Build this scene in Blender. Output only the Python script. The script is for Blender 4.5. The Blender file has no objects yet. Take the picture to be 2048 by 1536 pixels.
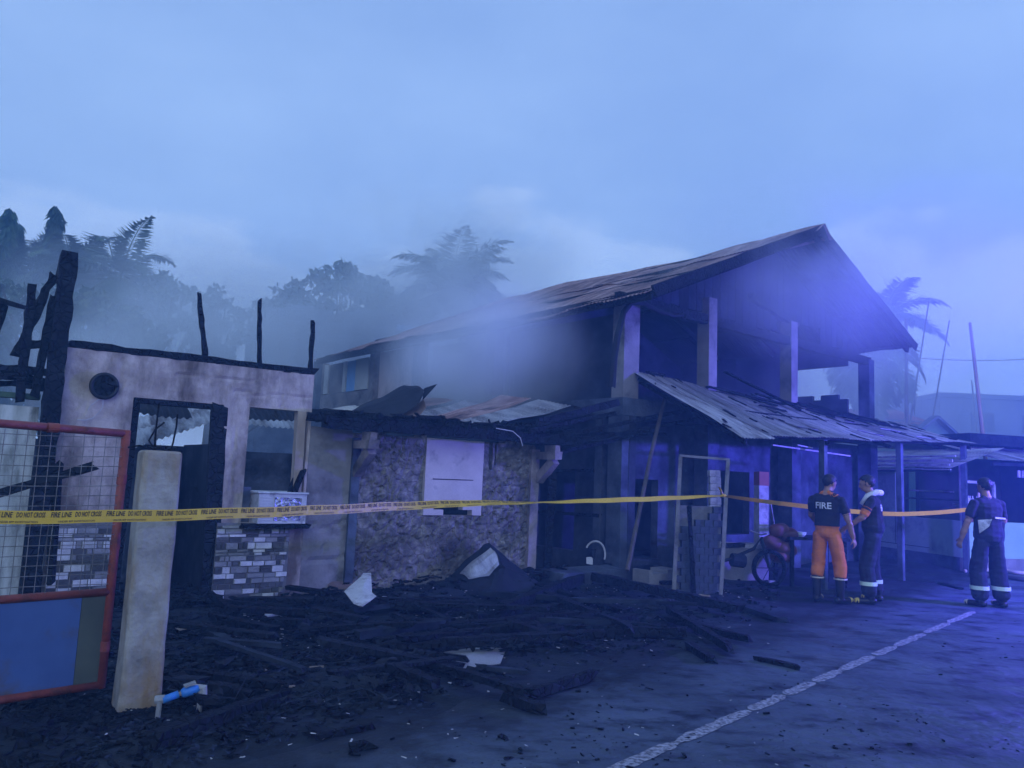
import bpy, bmesh, math, random
from mathutils import Vector, Matrix, noise as mnoise
R = math.radians
rnd = random.Random(7)
scene = bpy.context.scene
col = scene.collection

# ------------------------------------------------------------------ camera
FPX, PITCH, ROLL, EYE = 1538.0, R(6.75), 0.042, 1.5
_F = Vector((0, math.cos(PITCH), math.sin(PITCH)))
_U0 = Vector((0, -math.sin(PITCH), math.cos(PITCH)))
_R = Vector((1, 0, 0)) * math.cos(ROLL) + _U0 * math.sin(ROLL)
_U = _U0 * math.cos(ROLL) - Vector((1, 0, 0)) * math.sin(ROLL)
CAM = Vector((0, 0, EYE))
cam_data = bpy.data.cameras.new('camera')
cam = bpy.data.objects.new('camera', cam_data)
col.objects.link(cam)
m3 = Matrix((_R, _U, -_F)).transposed()
cam.matrix_world = Matrix.Translation(CAM) @ m3.to_4x4()
cam_data.sensor_width = 36.0
cam_data.lens = 36.0 * FPX / 2048.0
cam_data.clip_start = 0.05
cam_data.clip_end = 600
scene.camera = cam
scene.render.resolution_x, scene.render.resolution_y = 1024, 768

# ------------------------------------------------------------------ sky, sun, exposure
SUN_EL, SUN_AZ = R(24), R(172)
world = bpy.data.worlds.new('World')
scene.world = world
world.use_nodes = True
wn = world.node_tree
wn.nodes.clear()
w_out = wn.nodes.new('ShaderNodeOutputWorld')
w_bg = wn.nodes.new('ShaderNodeBackground')
w_bg.inputs['Strength'].default_value = 0.1
sky = wn.nodes.new('ShaderNodeTexSky')
sky.sky_type = 'NISHITA'
sky.sun_disc = False
sky.sun_elevation = SUN_EL
sky.sun_rotation = SUN_AZ
w_tc = wn.nodes.new('ShaderNodeTexCoord')
w_map = wn.nodes.new('ShaderNodeMapping')
w_map.inputs['Scale'].default_value = (1.0, 1.0, 2.4)
w_map.inputs['Location'].default_value = (1.65, 3.3, 0.1)
w_n1 = wn.nodes.new('ShaderNodeTexNoise')
w_n1.inputs['Scale'].default_value = 1.9
w_n1.inputs['Detail'].default_value = 7
w_n1.inputs['Roughness'].default_value = 0.52
w_r1 = wn.nodes.new('ShaderNodeValToRGB')       # the overcast sheet, brighter and darker billows
SKY_LO, SKY_HI = (3.05, 5.0, 9.2, 1), (3.9, 6.1, 10.4, 1)
w_r1.color_ramp.elements[0].position = 0.36
w_r1.color_ramp.elements[0].color = [c / 12 for c in SKY_LO[:3]] + [1]
w_r1.color_ramp.elements[1].position = 0.66
w_r1.color_ramp.elements[1].color = [c / 12 for c in SKY_HI[:3]] + [1]
w_s = wn.nodes.new('ShaderNodeVectorMath')
w_s.operation = 'SCALE'
w_s.inputs['Scale'].default_value = 12.0
# low cumulus heaps near the horizon: billowed noise thresholded by elevation
w_sep = wn.nodes.new('ShaderNodeSeparateXYZ')
w_n2 = wn.nodes.new('ShaderNodeTexNoise')
w_n2.inputs['Scale'].default_value = 3.4
w_n2.inputs['Detail'].default_value = 8
w_n2.inputs['Roughness'].default_value = 0.55
w_m1 = wn.nodes.new('ShaderNodeMath'); w_m1.operation = 'MULTIPLY_ADD'
w_m1.inputs[1].default_value = -1.7
w_m1.inputs[2].default_value = 0.125
w_m2 = wn.nodes.new('ShaderNodeMath'); w_m2.operation = 'ADD'
w_r2 = wn.nodes.new('ShaderNodeMapRange')
w_r2.interpolation_type = 'SMOOTHSTEP'
w_r2.inputs['From Min'].default_value = 0.13
w_r2.inputs['From Max'].default_value = 0.24
w_r2.inputs['To Max'].default_value = 0.8
w_mix = wn.nodes.new('ShaderNodeMix'); w_mix.data_type = 'RGBA'
w_mix.inputs[7].default_value = (4.9, 6.9, 10.8, 1)
w_mx2 = wn.nodes.new('ShaderNodeMix'); w_mx2.data_type = 'RGBA'
w_mx2.inputs[0].default_value = 0.9
L = wn.links.new
L(w_tc.outputs['Generated'], w_map.inputs['Vector'])
L(w_map.outputs[0], w_n1.inputs['Vector'])
L(w_map.outputs[0], w_n2.inputs['Vector'])
L(w_n1.outputs['Fac'], w_r1.inputs['Fac'])
L(w_r1.outputs['Color'], w_s.inputs[0])
L(w_tc.outputs['Generated'], w_sep.inputs[0])
L(w_sep.outputs['Z'], w_m1.inputs[0])
L(w_m1.outputs[0], w_m2.inputs[0])
L(w_n2.outputs['Fac'], w_m2.inputs[1])
L(w_m2.outputs[0], w_r2.inputs['Value'])
L(w_r2.outputs[0], w_mix.inputs[0])
L(w_s.outputs[0], w_mix.inputs[6])
L(sky.outputs[0], w_mx2.inputs[6])
L(w_mix.outputs[2], w_mx2.inputs[7])
L(w_mx2.outputs[2], w_bg.inputs['Color'])
L(w_bg.outputs[0], w_out.inputs['Surface'])

sun_data = bpy.data.lights.new('sun', 'SUN')
sun_data.energy = 0.85
sun_data.angle = R(40)
sun_data.color = (0.56, 0.70, 1.0)
sun = bpy.data.objects.new('sun', sun_data)
col.objects.link(sun)
sun.location = (-6, -10, 20)
_sd = Vector((math.sin(SUN_AZ) * math.cos(SUN_EL), math.cos(SUN_AZ) * math.cos(SUN_EL), math.sin(SUN_EL)))
sun.rotation_euler = _sd.to_track_quat('Z', 'Y').to_euler()

scene.view_settings.view_transform = 'Standard'
scene.view_settings.look = 'None'
scene.view_settings.exposure = 0.0
scene.view_settings.gamma = 1.0
scene.view_settings.use_curve_mapping = False
scene.cycles.volume_bounces = 2
scene.cycles.max_bounces = 4
scene.cycles.diffuse_bounces = 2
scene.cycles.glossy_bounces = 2
scene.cycles.use_adaptive_sampling = True
scene.cycles.adaptive_threshold = 0.03
scene.cycles.use_denoising = True
scene.cycles.volume_step_rate = 2.0
scene.cycles.volume_max_steps = 128

# ------------------------------------------------------------------ measuring helpers
def ray(x, y): return _F + _R * ((x - 1024) / FPX) - _U * ((y - 768) / FPX)
def G(x, y, z=0.0):
    d = ray(x, y); return CAM + d * ((z - EYE) / d.z)
def at(x, y, Y):
    d = ray(x, y); return CAM + d * (Y / d.y)
class Frame:
    def __init__(s, ox, oy, ang):
        s.o = Vector((ox, oy, 0)); s.ang = R(ang)
        s.u = Vector((math.cos(s.ang), math.sin(s.ang), 0)); s.v = Vector((-s.u.y, s.u.x, 0))
        s.m = Matrix.Translation(s.o) @ Matrix.Rotation(s.ang, 4, 'Z'); s.i = s.m.inverted()
    def w(s, u, v, z): return s.o + s.u * u + s.v * v + Vector((0, 0, z))
    def on(s, x, y, v=0.0):      # local (u, v, z) of the point seen at x, y on the plane v
        d = ray(x, y); t = ((s.o + s.v * v) - CAM).dot(s.v) / d.dot(s.v)
        return s.i @ (CAM + d * t)
    def side(s, x, y, u=0.0):
        d = ray(x, y); t = ((s.o + s.u * u) - CAM).dot(s.u) / d.dot(s.u)
        return s.i @ (CAM + d * t)

# ------------------------------------------------------------------ materials
MATS = {}
COOL = {'char', 'char_grey', 'interior', 'interior_pale', 'ground_soot', 'burnt_sheet', 'black_plastic', 'road_conc', 'concrete_dark', 'far_block', 'far_grey'}   # mostly soot-covered stuff; blue cast of the light tinted into its colours
def mk(name, stops, scale=3.0, detail=6.0, rough=0.85, metal=0.0, bump=0.3, bscale=None, stretch=(1, 1, 1),
       soot=None, vary=0.0, spec=0.3, crack=None, bdist=0.02, wave=None):
    """procedural surface: noise -> colour stops; soot=(colour, scale, lo, hi, stretch) lays a patchy stain over it;
    vary shifts value per object; crack=(scale, depth) adds a voronoi edge relief"""
    if name in COOL:
        cool = lambda c: tuple(a * b for a, b in zip((c, c, c) if isinstance(c, float) else c, (.74, .95, 1.25)))
        stops = [(p, cool(c)) for p, c in stops]
        if soot: soot = (cool(soot[0]), *soot[1:])
    m = bpy.data.materials.new(name); m.use_nodes = True
    t = m.node_tree; n = t.nodes; l = t.links.new
    b = n['Principled BSDF']
    b.inputs['Roughness'].default_value = rough
    b.inputs['Metallic'].default_value = metal
    b.inputs['Specular IOR Level'].default_value = spec
    tc = n.new('ShaderNodeTexCoord')
    mp = n.new('ShaderNodeMapping'); mp.inputs['Scale'].default_value = stretch
    l(tc.outputs['Object'], mp.inputs['Vector'])
    vec = mp.outputs[0]
    if vary:
        oi = n.new('ShaderNodeObjectInfo')
        ad = n.new('ShaderNodeVectorMath'); ad.operation = 'MULTIPLY_ADD'
        cx = n.new('ShaderNodeCombineXYZ'); 
        for i in range(3): l(oi.outputs['Random'], cx.inputs[i])
        ad.inputs[1].default_value = (37, 53, 71)
        l(cx.outputs[0], ad.inputs[0]); l(vec, ad.inputs[2]); vec = ad.outputs[0]
    nz = n.new('ShaderNodeTexNoise'); nz.inputs['Scale'].default_value = scale; nz.inputs['Detail'].default_value = detail
    nz.inputs['Roughness'].default_value = 0.6
    l(vec, nz.inputs['Vector'])
    rp = n.new('ShaderNodeValToRGB'); e = rp.color_ramp.elements
    while len(e) < len(stops): e.new(0.5)
    for k, (p, c) in enumerate(stops):
        e[k].position = p; e[k].color = (c[0], c[1], c[2], 1) if not isinstance(c, float) else (c, c, c, 1)
    l(nz.outputs['Fac'], rp.inputs['Fac']); c_out = rp.outputs['Color']
    if vary:
        mr = n.new('ShaderNodeMapRange'); mr.inputs['To Min'].default_value = 1 - vary; mr.inputs['To Max'].default_value = 1 + vary
        l(oi.outputs['Random'], mr.inputs['Value'])
        hs = n.new('ShaderNodeHueSaturation'); l(mr.outputs[0], hs.inputs['Value']); l(c_out, hs.inputs['Color']); c_out = hs.outputs['Color']
    if soot:
        sc, ss, lo, hi = soot[:4]
        mp2 = n.new('ShaderNodeMapping'); mp2.inputs['Scale'].default_value = soot[4] if len(soot) > 4 else (1, 1, 1)
        l(tc.outputs['Object'], mp2.inputs['Vector'])
        n2 = n.new('ShaderNodeTexNoise'); n2.inputs['Scale'].default_value = ss; n2.inputs['Detail'].default_value = 8
        n2.inputs['Roughness'].default_value = 0.65
        l(mp2.outputs[0], n2.inputs['Vector'])
        r2 = n.new('ShaderNodeMapRange'); r2.inputs['From Min'].default_value = lo; r2.inputs['From Max'].default_value = hi
        l(n2.outputs['Fac'], r2.inputs['Value'])
        mx = n.new('ShaderNodeMix'); mx.data_type = 'RGBA'
        mx.inputs[7].default_value = (*sc, 1) if not isinstance(sc, float) else (sc, sc, sc, 1)
        l(r2.outputs[0], mx.inputs[0]); l(c_out, mx.inputs[6]); c_out = mx.outputs[2]
    l(c_out, b.inputs['Base Color'])
    if bump:
        nb = n.new('ShaderNodeTexNoise'); nb.inputs['Scale'].default_value = bscale or scale * 6; nb.inputs['Detail'].default_value = 6
        l(vec, nb.inputs['Vector']); h = nb.outputs['Fac']
        if crack:
            vo = n.new('ShaderNodeTexVoronoi'); vo.feature = 'DISTANCE_TO_EDGE'; vo.inputs['Scale'].default_value = crack[0]
            l(vec, vo.inputs['Vector'])
            mm = n.new('ShaderNodeMath'); mm.operation = 'MINIMUM'; mm.inputs[1].default_value = 0.12
            l(vo.outputs['Distance'], mm.inputs[0])
            ma = n.new('ShaderNodeMath'); ma.operation = 'MULTIPLY_ADD'; ma.inputs[1].default_value = crack[1]
            l(mm.outputs[0], ma.inputs[0]); l(h, ma.inputs[2]); h = ma.outputs[0]
        bp = n.new('ShaderNodeBump'); bp.inputs['Strength'].default_value = bump; bp.inputs['Distance'].default_value = bdist
        l(h, bp.inputs['Height']); l(bp.outputs[0], b.inputs['Normal'])
    MATS[name] = m
    return m

mk('char', [(0.3, (.006, .006, .007)), (0.7, (.022, .021, .022))], 6, rough=.75, bump=.9, bscale=14, stretch=(1, 1, 1), crack=(13, 6), vary=.3, bdist=.03, spec=.12)
mk('char_grey', [(0.3, (.010, .010, .011)), (0.7, (.04, .039, .041))], 5, spec=.12, rough=.9, bump=.8, bscale=18, vary=.4, bdist=.02)
mk('plaster', [(0.3, (.34, .275, .235)), (0.5, (.47, .395, .345)), (0.72, (.60, .52, .455))], 5.0, detail=10, rough=.92, bump=.55, bscale=15, soot=((.12, .092, .076), 1.5, .43, .62, (1.3, 1.3, .55)))
mk('plaster_sooty', [(0.3, (.20, .165, .16)), (0.55, (.30, .25, .245)), (0.75, (.40, .35, .34))], 3, rough=.92, bump=.4, bscale=20, soot=((.045, .04, .04), 1.8, .42, .66))
mk('grey_plaster', [(0.3, (.14, .13, .12)), (0.7, (.27, .25, .235))], 2.4, rough=.95, bump=.4, bscale=24, soot=((.07, .062, .06), 2.2, .5, .7))
mk('rubble', [(0.30, (.075, .066, .06)), (0.50, (.17, .152, .135)), (0.70, (.33, .30, .27))], 10, detail=9, rough=.95, bump=.9, bscale=16, crack=(9, 2.5), bdist=.03,
   soot=((.05, .042, .036), 1.1, .47, .66))
mk('white_panel', [(0.3, (.44, .38, .36)), (0.7, (.58, .51, .48))], 2.5, rough=.85, bump=.1, bscale=30, soot=((.2, .18, .19), 3.2, .6, .8))
mk('peeling', [(0.32, (.16, .17, .15)), (0.5, (.42, .44, .42)), (0.7, (.60, .62, .62))], 4, rough=.9, bump=.5, bscale=16, stretch=(1.6, 1.6, .45),
   soot=((.05, .06, .045), 2.4, .50, .66, (1.5, 1.5, .35)))
mk('mossy', [(0.3, (.03, .06, .04)), (0.7, (.10, .17, .11))], 6, rough=.95, bump=.5)
for _n, _c in (('stone_dark', .075), ('stone_mid', .24), ('stone_pale', .52)): mk(_n, [(0.3, (_c * .7, _c * .69, _c * .68)), (0.7, (_c * 1.2, _c * 1.17, _c * 1.14))], 9, rough=.75, bump=.6, bscale=40, vary=.22)
mk('mortar', [(0.3, (.10, .10, .10)), (0.7, (.18, .175, .17))], 12, bump=.4)
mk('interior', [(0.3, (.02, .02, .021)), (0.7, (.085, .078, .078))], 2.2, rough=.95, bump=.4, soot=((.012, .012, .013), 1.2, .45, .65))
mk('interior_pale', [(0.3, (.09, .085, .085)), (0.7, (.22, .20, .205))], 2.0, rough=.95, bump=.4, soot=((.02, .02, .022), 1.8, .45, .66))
mk('rust_roof', [(0.3, (.12, .07, .065)), (0.5, (.25, .155, .14)), (0.72, (.44, .33, .31))], 2.6, rough=.75, metal=.15, bump=.3, stretch=(.5, 2.5, 1), vary=.3,
   soot=((.045, .03, .03), 2.0, .52, .7, (.4, 2.2, 1)))
mk('galv', [(0.3, (.20, .20, .21)), (0.5, (.31, .31, .32)), (0.72, (.43, .43, .44))], 2.4, rough=.55, metal=.45, bump=.2, stretch=(2.5, .5, 1), vary=.25,
   soot=((.07, .055, .055), 2.4, .48, .68, (2.4, .4, 1)))
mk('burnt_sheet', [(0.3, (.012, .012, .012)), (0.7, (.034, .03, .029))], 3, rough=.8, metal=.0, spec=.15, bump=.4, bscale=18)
mk('brown_sheet', [(0.3, (.11, .07, .055)), (0.7, (.21, .145, .12))], 4, rough=.8, bump=.3)
mk('concrete', [(0.3, (.17, .165, .155)), (0.7, (.31, .30, .28))], 3, rough=.93, bump=.5, bscale=28)
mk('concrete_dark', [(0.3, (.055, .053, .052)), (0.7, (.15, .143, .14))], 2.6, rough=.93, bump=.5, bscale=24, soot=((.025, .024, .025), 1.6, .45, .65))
mk('pillar_conc', [(0.28, (.13, .12, .105)), (0.5, (.33, .31, .27)), (0.75, (.46, .435, .39))], 4.5, detail=9, rough=.95, bump=.5, bscale=32, soot=((.24, .165, .085), 2.0, .44, .64, (1.6, 1.6, .6)))
mk('red_pipe', [(0.3, (.16, .035, .025)), (0.7, (.30, .07, .05))], 8, rough=.5, bump=.25, bscale=40, soot=((.09, .035, .025), 9, .55, .7))
mk('wire', [(0.3, (.12, .11, .11)), (0.7, (.30, .29, .29))], 20, rough=.6, metal=.4, bump=0)
mk('blue_panel', [(0.3, (.045, .085, .24)), (0.7, (.07, .125, .33))], 2.2, rough=.55, bump=.15, bscale=30, soot=((.085, .075, .09), 3.2, .52, .72))
mk('green_panel', [(0.3, (.055, .065, .055)), (0.7, (.10, .115, .09))], 3, rough=.6, bump=.15)
mk('black_plastic', [(0.3, (.008, .008, .009)), (0.7, (.02, .02, .022))], 9, rough=.45, bump=.2)
mk('white_wire', [(0.3, (.35, .34, .34)), (0.7, (.55, .54, .54))], 9, rough=.6, bump=0)
mk('ac_white', [(0.3, (.42, .42, .44)), (0.7, (.62, .62, .64))], 5, rough=.6, bump=.1, soot=((.12, .11, .11), 6, .52, .7))
mk('foil', [(0.3, (.12, .10, .16)), (0.5, (.35, .34, .42)), (0.7, (.75, .75, .8))], 18, rough=.25, metal=.8, bump=.9, bscale=25)
mk('blue_pipe', [(0.3, (.03, .15, .45)), (0.7, (.05, .24, .62))], 6, rough=.4, bump=.1)
mk('grey_pvc', [(0.3, (.22, .22, .22)), (0.7, (.36, .36, .35))], 6, rough=.6, bump=.2)
mk('pale_wood', [(0.3, (.22, .17, .13)), (0.7, (.42, .34, .27))], 5, rough=.85, bump=.4, stretch=(1, 1, .2))
mk('white_wood', [(0.3, (.30, .29, .29)), (0.7, (.48, .47, .47))], 5, rough=.8, bump=.3, soot=((.08, .07, .07), 3, .5, .68))
mk('tape_yellow', [(0.3, (.50, .31, .01)), (0.7, (.62, .40, .015))], 3, rough=.38, bump=.15, bscale=30, spec=.5)
mk('tape_ink', [(0.3, (.012, .01, .008)), (0.7, (.03, .025, .02))], 9, rough=.5, bump=0)
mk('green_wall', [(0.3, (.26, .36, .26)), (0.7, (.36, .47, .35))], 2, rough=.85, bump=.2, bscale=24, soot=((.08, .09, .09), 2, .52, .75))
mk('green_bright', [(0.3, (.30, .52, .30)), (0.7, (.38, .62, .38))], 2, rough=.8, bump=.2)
mk('teal_sheet', [(0.3, (.10, .25, .34)), (0.7, (.16, .36, .46))], 2, rough=.6, bump=.15)
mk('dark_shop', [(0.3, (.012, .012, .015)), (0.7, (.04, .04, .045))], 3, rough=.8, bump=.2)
mk('bottle', [(0.3, (.35, .35, .4)), (0.7, (.7, .7, .72))], 20, rough=.2, bump=0, vary=.5)
mk('bark', [(0.3, (.05, .042, .035)), (0.7, (.12, .10, .085))], 5, rough=.95, bump=.6, stretch=(1, 1, .3))
mk('leaf', [(0.3, (.022, .05, .020)), (0.7, (.055, .10, .040))], 3, rough=.6, bump=0, vary=.3)
mk('leaf_pale', [(0.3, (.05, .085, .03)), (0.7, (.11, .15, .05))], 3, rough=.6, bump=0, vary=.2)
mk('frond', [(0.3, (.035, .065, .025)), (0.7, (.075, .12, .045))], 2, rough=.55, bump=0, vary=.2)
mk('hose', [(0.3, (.48, .42, .32)), (0.7, (.64, .57, .44))], 7, rough=.7, bump=.3)
mk('hose_dark', [(0.3, (.03, .028, .03)), (0.7, (.07, .065, .065))], 7, rough=.6, bump=.2)
mk('skin', [(0.3, (.30, .17, .11)), (0.7, (.38, .22, .15))], 6, rough=.55, bump=.1)
mk('hair', [(0.3, (.006, .005, .005)), (0.7, (.018, .016, .015))], 20, rough=.5, bump=.5, bscale=60)
mk('black_cloth', [(0.3, (.010, .010, .014)), (0.7, (.024, .024, .032))], 7, rough=.9, bump=.4, bscale=14)
mk('navy_cloth', [(0.3, (.012, .013, .024)), (0.7, (.028, .030, .05))], 7, rough=.9, bump=.4, bscale=14)
mk('orange_cloth', [(0.3, (.50, .13, .02)), (0.7, (.68, .20, .035))], 7, rough=.85, bump=.5, bscale=14)
mk('towel', [(0.3, (.55, .55, .55)), (0.7, (.75, .75, .75))], 12, rough=.95, bump=.6)
mk('reflective', [(0.3, (.55, .68, .50)), (0.7, (.7, .85, .62))], 12, rough=.4, bump=.1)
mk('boot', [(0.3, (.008, .008, .008)), (0.7, (.02, .02, .02))], 9, rough=.4, bump=.1)
mk('boot_yellow', [(0.3, (.55, .42, .06)), (0.7, (.7, .55, .1))], 9, rough=.5, bump=.1)
mk('lettering', [(0.3, (.6, .6, .6)), (0.7, (.75, .75, .75))], 9, rough=.6, bump=0)
mk('far_block', [(0.3, (.16, .15, .15)), (0.7, (.32, .30, .30))], 1.2, rough=.95, bump=.5, bscale=8, soot=((.09, .085, .09), .8, .45, .7))
mk('far_grey', [(0.3, (.10, .10, .12)), (0.7, (.20, .20, .23))], .8, rough=.95, bump=.3, soot=((.06, .06, .08), .6, .45, .7))
mk('far_red', [(0.3, (.22, .07, .06)), (0.7, (.34, .13, .11))], 2, rough=.8, bump=.2)
mk('far_green', [(0.3, (.10, .20, .17)), (0.7, (.15, .28, .24))], 2, rough=.8, bump=.2)
mk('far_blue', [(0.3, (.16, .32, .55)), (0.7, (.22, .42, .66))], 2, rough=.6, bump=.1)
mk('pink_wall', [(0.3, (.36, .29, .27)), (0.7, (.48, .40, .38))], 1.6, rough=.92, bump=.3, soot=((.10, .085, .085), 1.0, .5, .72))
mk('cream_wall', [(0.3, (.38, .38, .34)), (0.7, (.50, .50, .45))], 1.6, rough=.9, bump=.3, soot=((.16, .15, .15), 1.2, .5, .72))
mk('litter_white', [(0.3, (.45, .44, .43)), (0.7, (.62, .61, .60))], 8, rough=.8, bump=.3, vary=.2, soot=((.15, .12, .11), 5, .52, .7))
mk('litter_tan', [(0.3, (.26, .20, .15)), (0.7, (.40, .32, .25))], 8, rough=.85, bump=.3, vary=.3)
mk('plastic_red', [(0.3, (.09, .035, .035)), (0.7, (.16, .07, .065))], 8, rough=.5, bump=.2, vary=.3)

def mat_ground(name, c0, c1, c2, wet):
    m = mk(name, [(.3, c0), (.52, c1), (.75, c2)], 1.1, detail=10, spec=.18, rough=.8, bump=.7, bscale=9, bdist=.03,
           soot=((.012, .012, .013), 2.3, .50, .66, (1.0, 1.7, 1)))
    n = m.node_tree.nodes; b = n['Principled BSDF']
    nz = n.new('ShaderNodeTexNoise'); nz.inputs['Scale'].default_value = .9; nz.inputs['Detail'].default_value = 5
    mr = n.new('ShaderNodeMapRange'); mr.inputs['From Min'].default_value = .4; mr.inputs['From Max'].default_value = .62
    mr.inputs['To Min'].default_value = .9; mr.inputs['To Max'].default_value = wet
    tc = n.new('ShaderNodeTexCoord')
    l = m.node_tree.links.new
    l(tc.outputs['Object'], nz.inputs['Vector']); l(nz.outputs['Fac'], mr.inputs['Value']); l(mr.outputs[0], b.inputs['Roughness'])
    return m
mat_ground('ground_soot', (.010, .0098, .0098), (.024, .023, .022), (.07, .066, .062), .6)
mat_ground('road_conc', (.045, .044, .044), (.088, .085, .083), (.135, .13, .126), .42)
mk('dull_frame', [(0.3, (.13, .125, .125)), (0.7, (.25, .24, .24))], 6, rough=.85, bump=.3, soot=((.05, .045, .045), 4, .5, .68))
mk('road_paint', [(0.38, (.06, .06, .06)), (0.50, (.22, .22, .22)), (0.75, (.46, .46, .46))], 34, detail=12, rough=.8, bump=.3)

# ------------------------------------------------------------------ mesh helpers
def wm(o):
    m = Matrix.Translation(o.location) @ o.rotation_euler.to_matrix().to_4x4()
    return wm(o.parent) @ m if o.parent else m
def n3(p, s=1.0, o=0.0): return mnoise.noise(Vector((p[0] * s + o, p[1] * s + o * 1.7, p[2] * s - o)))
class MB:
    def __init__(s): s.v, s.f, s.mi = [], [], []
    def add(s, vs, fs, mi=0):
        k = len(s.v); s.v += [Vector(p) for p in vs]; s.f += [[i + k for i in f] for f in fs]; s.mi += [mi] * len(fs); return s
    def box(s, x0, x1, y0, y1, z0, z1, mi=0, j=0.0):
        vs = [Vector((x, y, z)) for z in (z0, z1) for x, y in ((x0, y0), (x1, y0), (x1, y1), (x0, y1))]
        if j: vs = [p + Vector((rnd.uniform(-j, j), rnd.uniform(-j, j), rnd.uniform(-j, j))) for p in vs]
        return s.add(vs, [(3, 2, 1, 0), (4, 5, 6, 7), (0, 1, 5, 4), (1, 2, 6, 5), (2, 3, 7, 6), (3, 0, 4, 7)], mi)
    def beam(s, p0, p1, w, h, seg=1, j=0.0, up=(0, 0, 1), taper=1.0, ragged=0.0, mi=0):
        p0, p1 = Vector(p0), Vector(p1); d = (p1 - p0); ln = d.length; d = d / ln
        up = Vector(up)
        if abs(d.dot(up)) > .98: up = Vector((1, 0, 0)) if abs(d.x) < .9 else Vector((0, 1, 0))
        a = d.cross(up).normalized(); b = a.cross(d).normalized()
        vs, fs = [], []
        for k in range(seg + 1):
            t = k / seg; c = p0 + d * (ln * t); q = 1 + (taper - 1) * t
            for (sa, sb) in ((-1, -1), (1, -1), (1, 1), (-1, 1)):
                p = c + a * (sa * w / 2 * q) + b * (sb * h / 2 * q)
                if j: p += Vector((rnd.uniform(-j, j), rnd.uniform(-j, j), rnd.uniform(-j, j)))
                if ragged and k in (0, seg): p += d * rnd.uniform(-ragged, ragged)
                vs.append(p)
        for k in range(seg):
            for i in range(4):
                fs.append((k * 4 + i, k * 4 + (i + 1) % 4, k * 4 + 4 + (i + 1) % 4, k * 4 + 4 + i))
        fs += [(3, 2, 1, 0), tuple(seg * 4 + i for i in range(4))]
        return s.add(vs, fs, mi)
    def tube(s, pts, r, n=8, caps=True, mi=0):
        pts = [Vector(p) for p in pts]; k = len(pts); vs, fs = [], []
        rs = r if isinstance(r, (list, tuple)) else [r] * k
        a = None
        for i, p in enumerate(pts):
            d = (pts[min(i + 1, k - 1)] - pts[max(i - 1, 0)]).normalized()
            if a is None: a = d.cross(Vector((0, 0, 1)) if abs(d.z) < .9 else Vector((1, 0, 0))).normalized()
            else: a = (a - d * a.dot(d)).normalized()
            b = d.cross(a)
            for q in range(n):
                t = 2 * math.pi * q / n; vs.append(p + (a * math.cos(t) + b * math.sin(t)) * rs[i])
        for i in range(k - 1):
            for q in range(n): fs.append((i * n + q, i * n + (q + 1) % n, i * n + n + (q + 1) % n, i * n + n + q))
        if caps: fs += [tuple(range(n - 1, -1, -1)), tuple((k - 1) * n + q for q in range(n))]
        return s.add(vs, fs, mi)
    def sheet(s, fn, nu, nv, thick=0.0, mi=0):
        """surface fn(a, b), a and b in 0..1; thick gives it a second side along its normals"""
        P = [[Vector(fn(i / nu, k / nv)) for k in range(nv + 1)] for i in range(nu + 1)]
        vs = [p for r in P for p in r]; W = nv + 1
        fs = [(i * W + k, (i + 1) * W + k, (i + 1) * W + k + 1, i * W + k + 1) for i in range(nu) for k in range(nv)]
        if thick:
            K = len(vs); low = []
            for i in range(nu + 1):
                for k in range(nv + 1):
                    du = P[min(i + 1, nu)][k] - P[max(i - 1, 0)][k]; dv = P[i][min(k + 1, nv)] - P[i][max(k - 1, 0)]
                    nn = du.cross(dv); nn = nn.normalized() if nn.length > 1e-9 else Vector((0, 0, 1))
                    low.append(P[i][k] - nn * thick)
            vs = vs + low
            fs += [(f[3] + K, f[2] + K, f[1] + K, f[0] + K) for f in list(fs)]
            for i in range(nu):
                a, b = i * W, (i + 1) * W; fs.append((b, a, a + K, b + K))
                a, b = i * W + nv, (i + 1) * W + nv; fs.append((a, b, b + K, a + K))
            for k in range(nv):
                fs.append((k, k + 1, k + 1 + K, k + K)); a = nu * W + k; fs.append((a + 1, a, a + K, a + 1 + K))
        return s.add(vs, fs, mi)
    def build(s, name, mats, parent=None, world=False, smooth=False, loc=None):
        vs = s.v
        if world and parent is not None:
            i = wm(parent).inverted(); vs = [i @ p for p in vs]
        if loc is not None: vs = [p - Vector(loc) for p in vs]
        me = bpy.data.meshes.new(name); me.from_pydata([tuple(p) for p in vs], [], s.f)
        if isinstance(mats, str): mats = [mats]
        for m in mats: me.materials.append(MATS[m])
        if len(mats) > 1: me.polygons.foreach_set('material_index', s.mi)
        if smooth: me.polygons.foreach_set('use_smooth', [True] * len(me.polygons))
        me.update()
        o = bpy.data.objects.new(name, me); col.objects.link(o)
        if parent is not None: o.parent = parent
        if loc is not None: o.location = loc
        return o
def tag(o, label=None, cat=None, group=None, kind=None):
    if label: o['label'] = label
    if cat: o['category'] = cat
    if group: o['group'] = group
    if kind: o['kind'] = kind
    return o
def thing(name, label, cat, loc=(0, 0, 0), ang=0.0, group=None):
    o = bpy.data.objects.new(name, None); o.empty_display_size = .2; col.objects.link(o)
    o.location = loc; o.rotation_euler = (0, 0, ang)
    return tag(o, label, cat, group)
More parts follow.
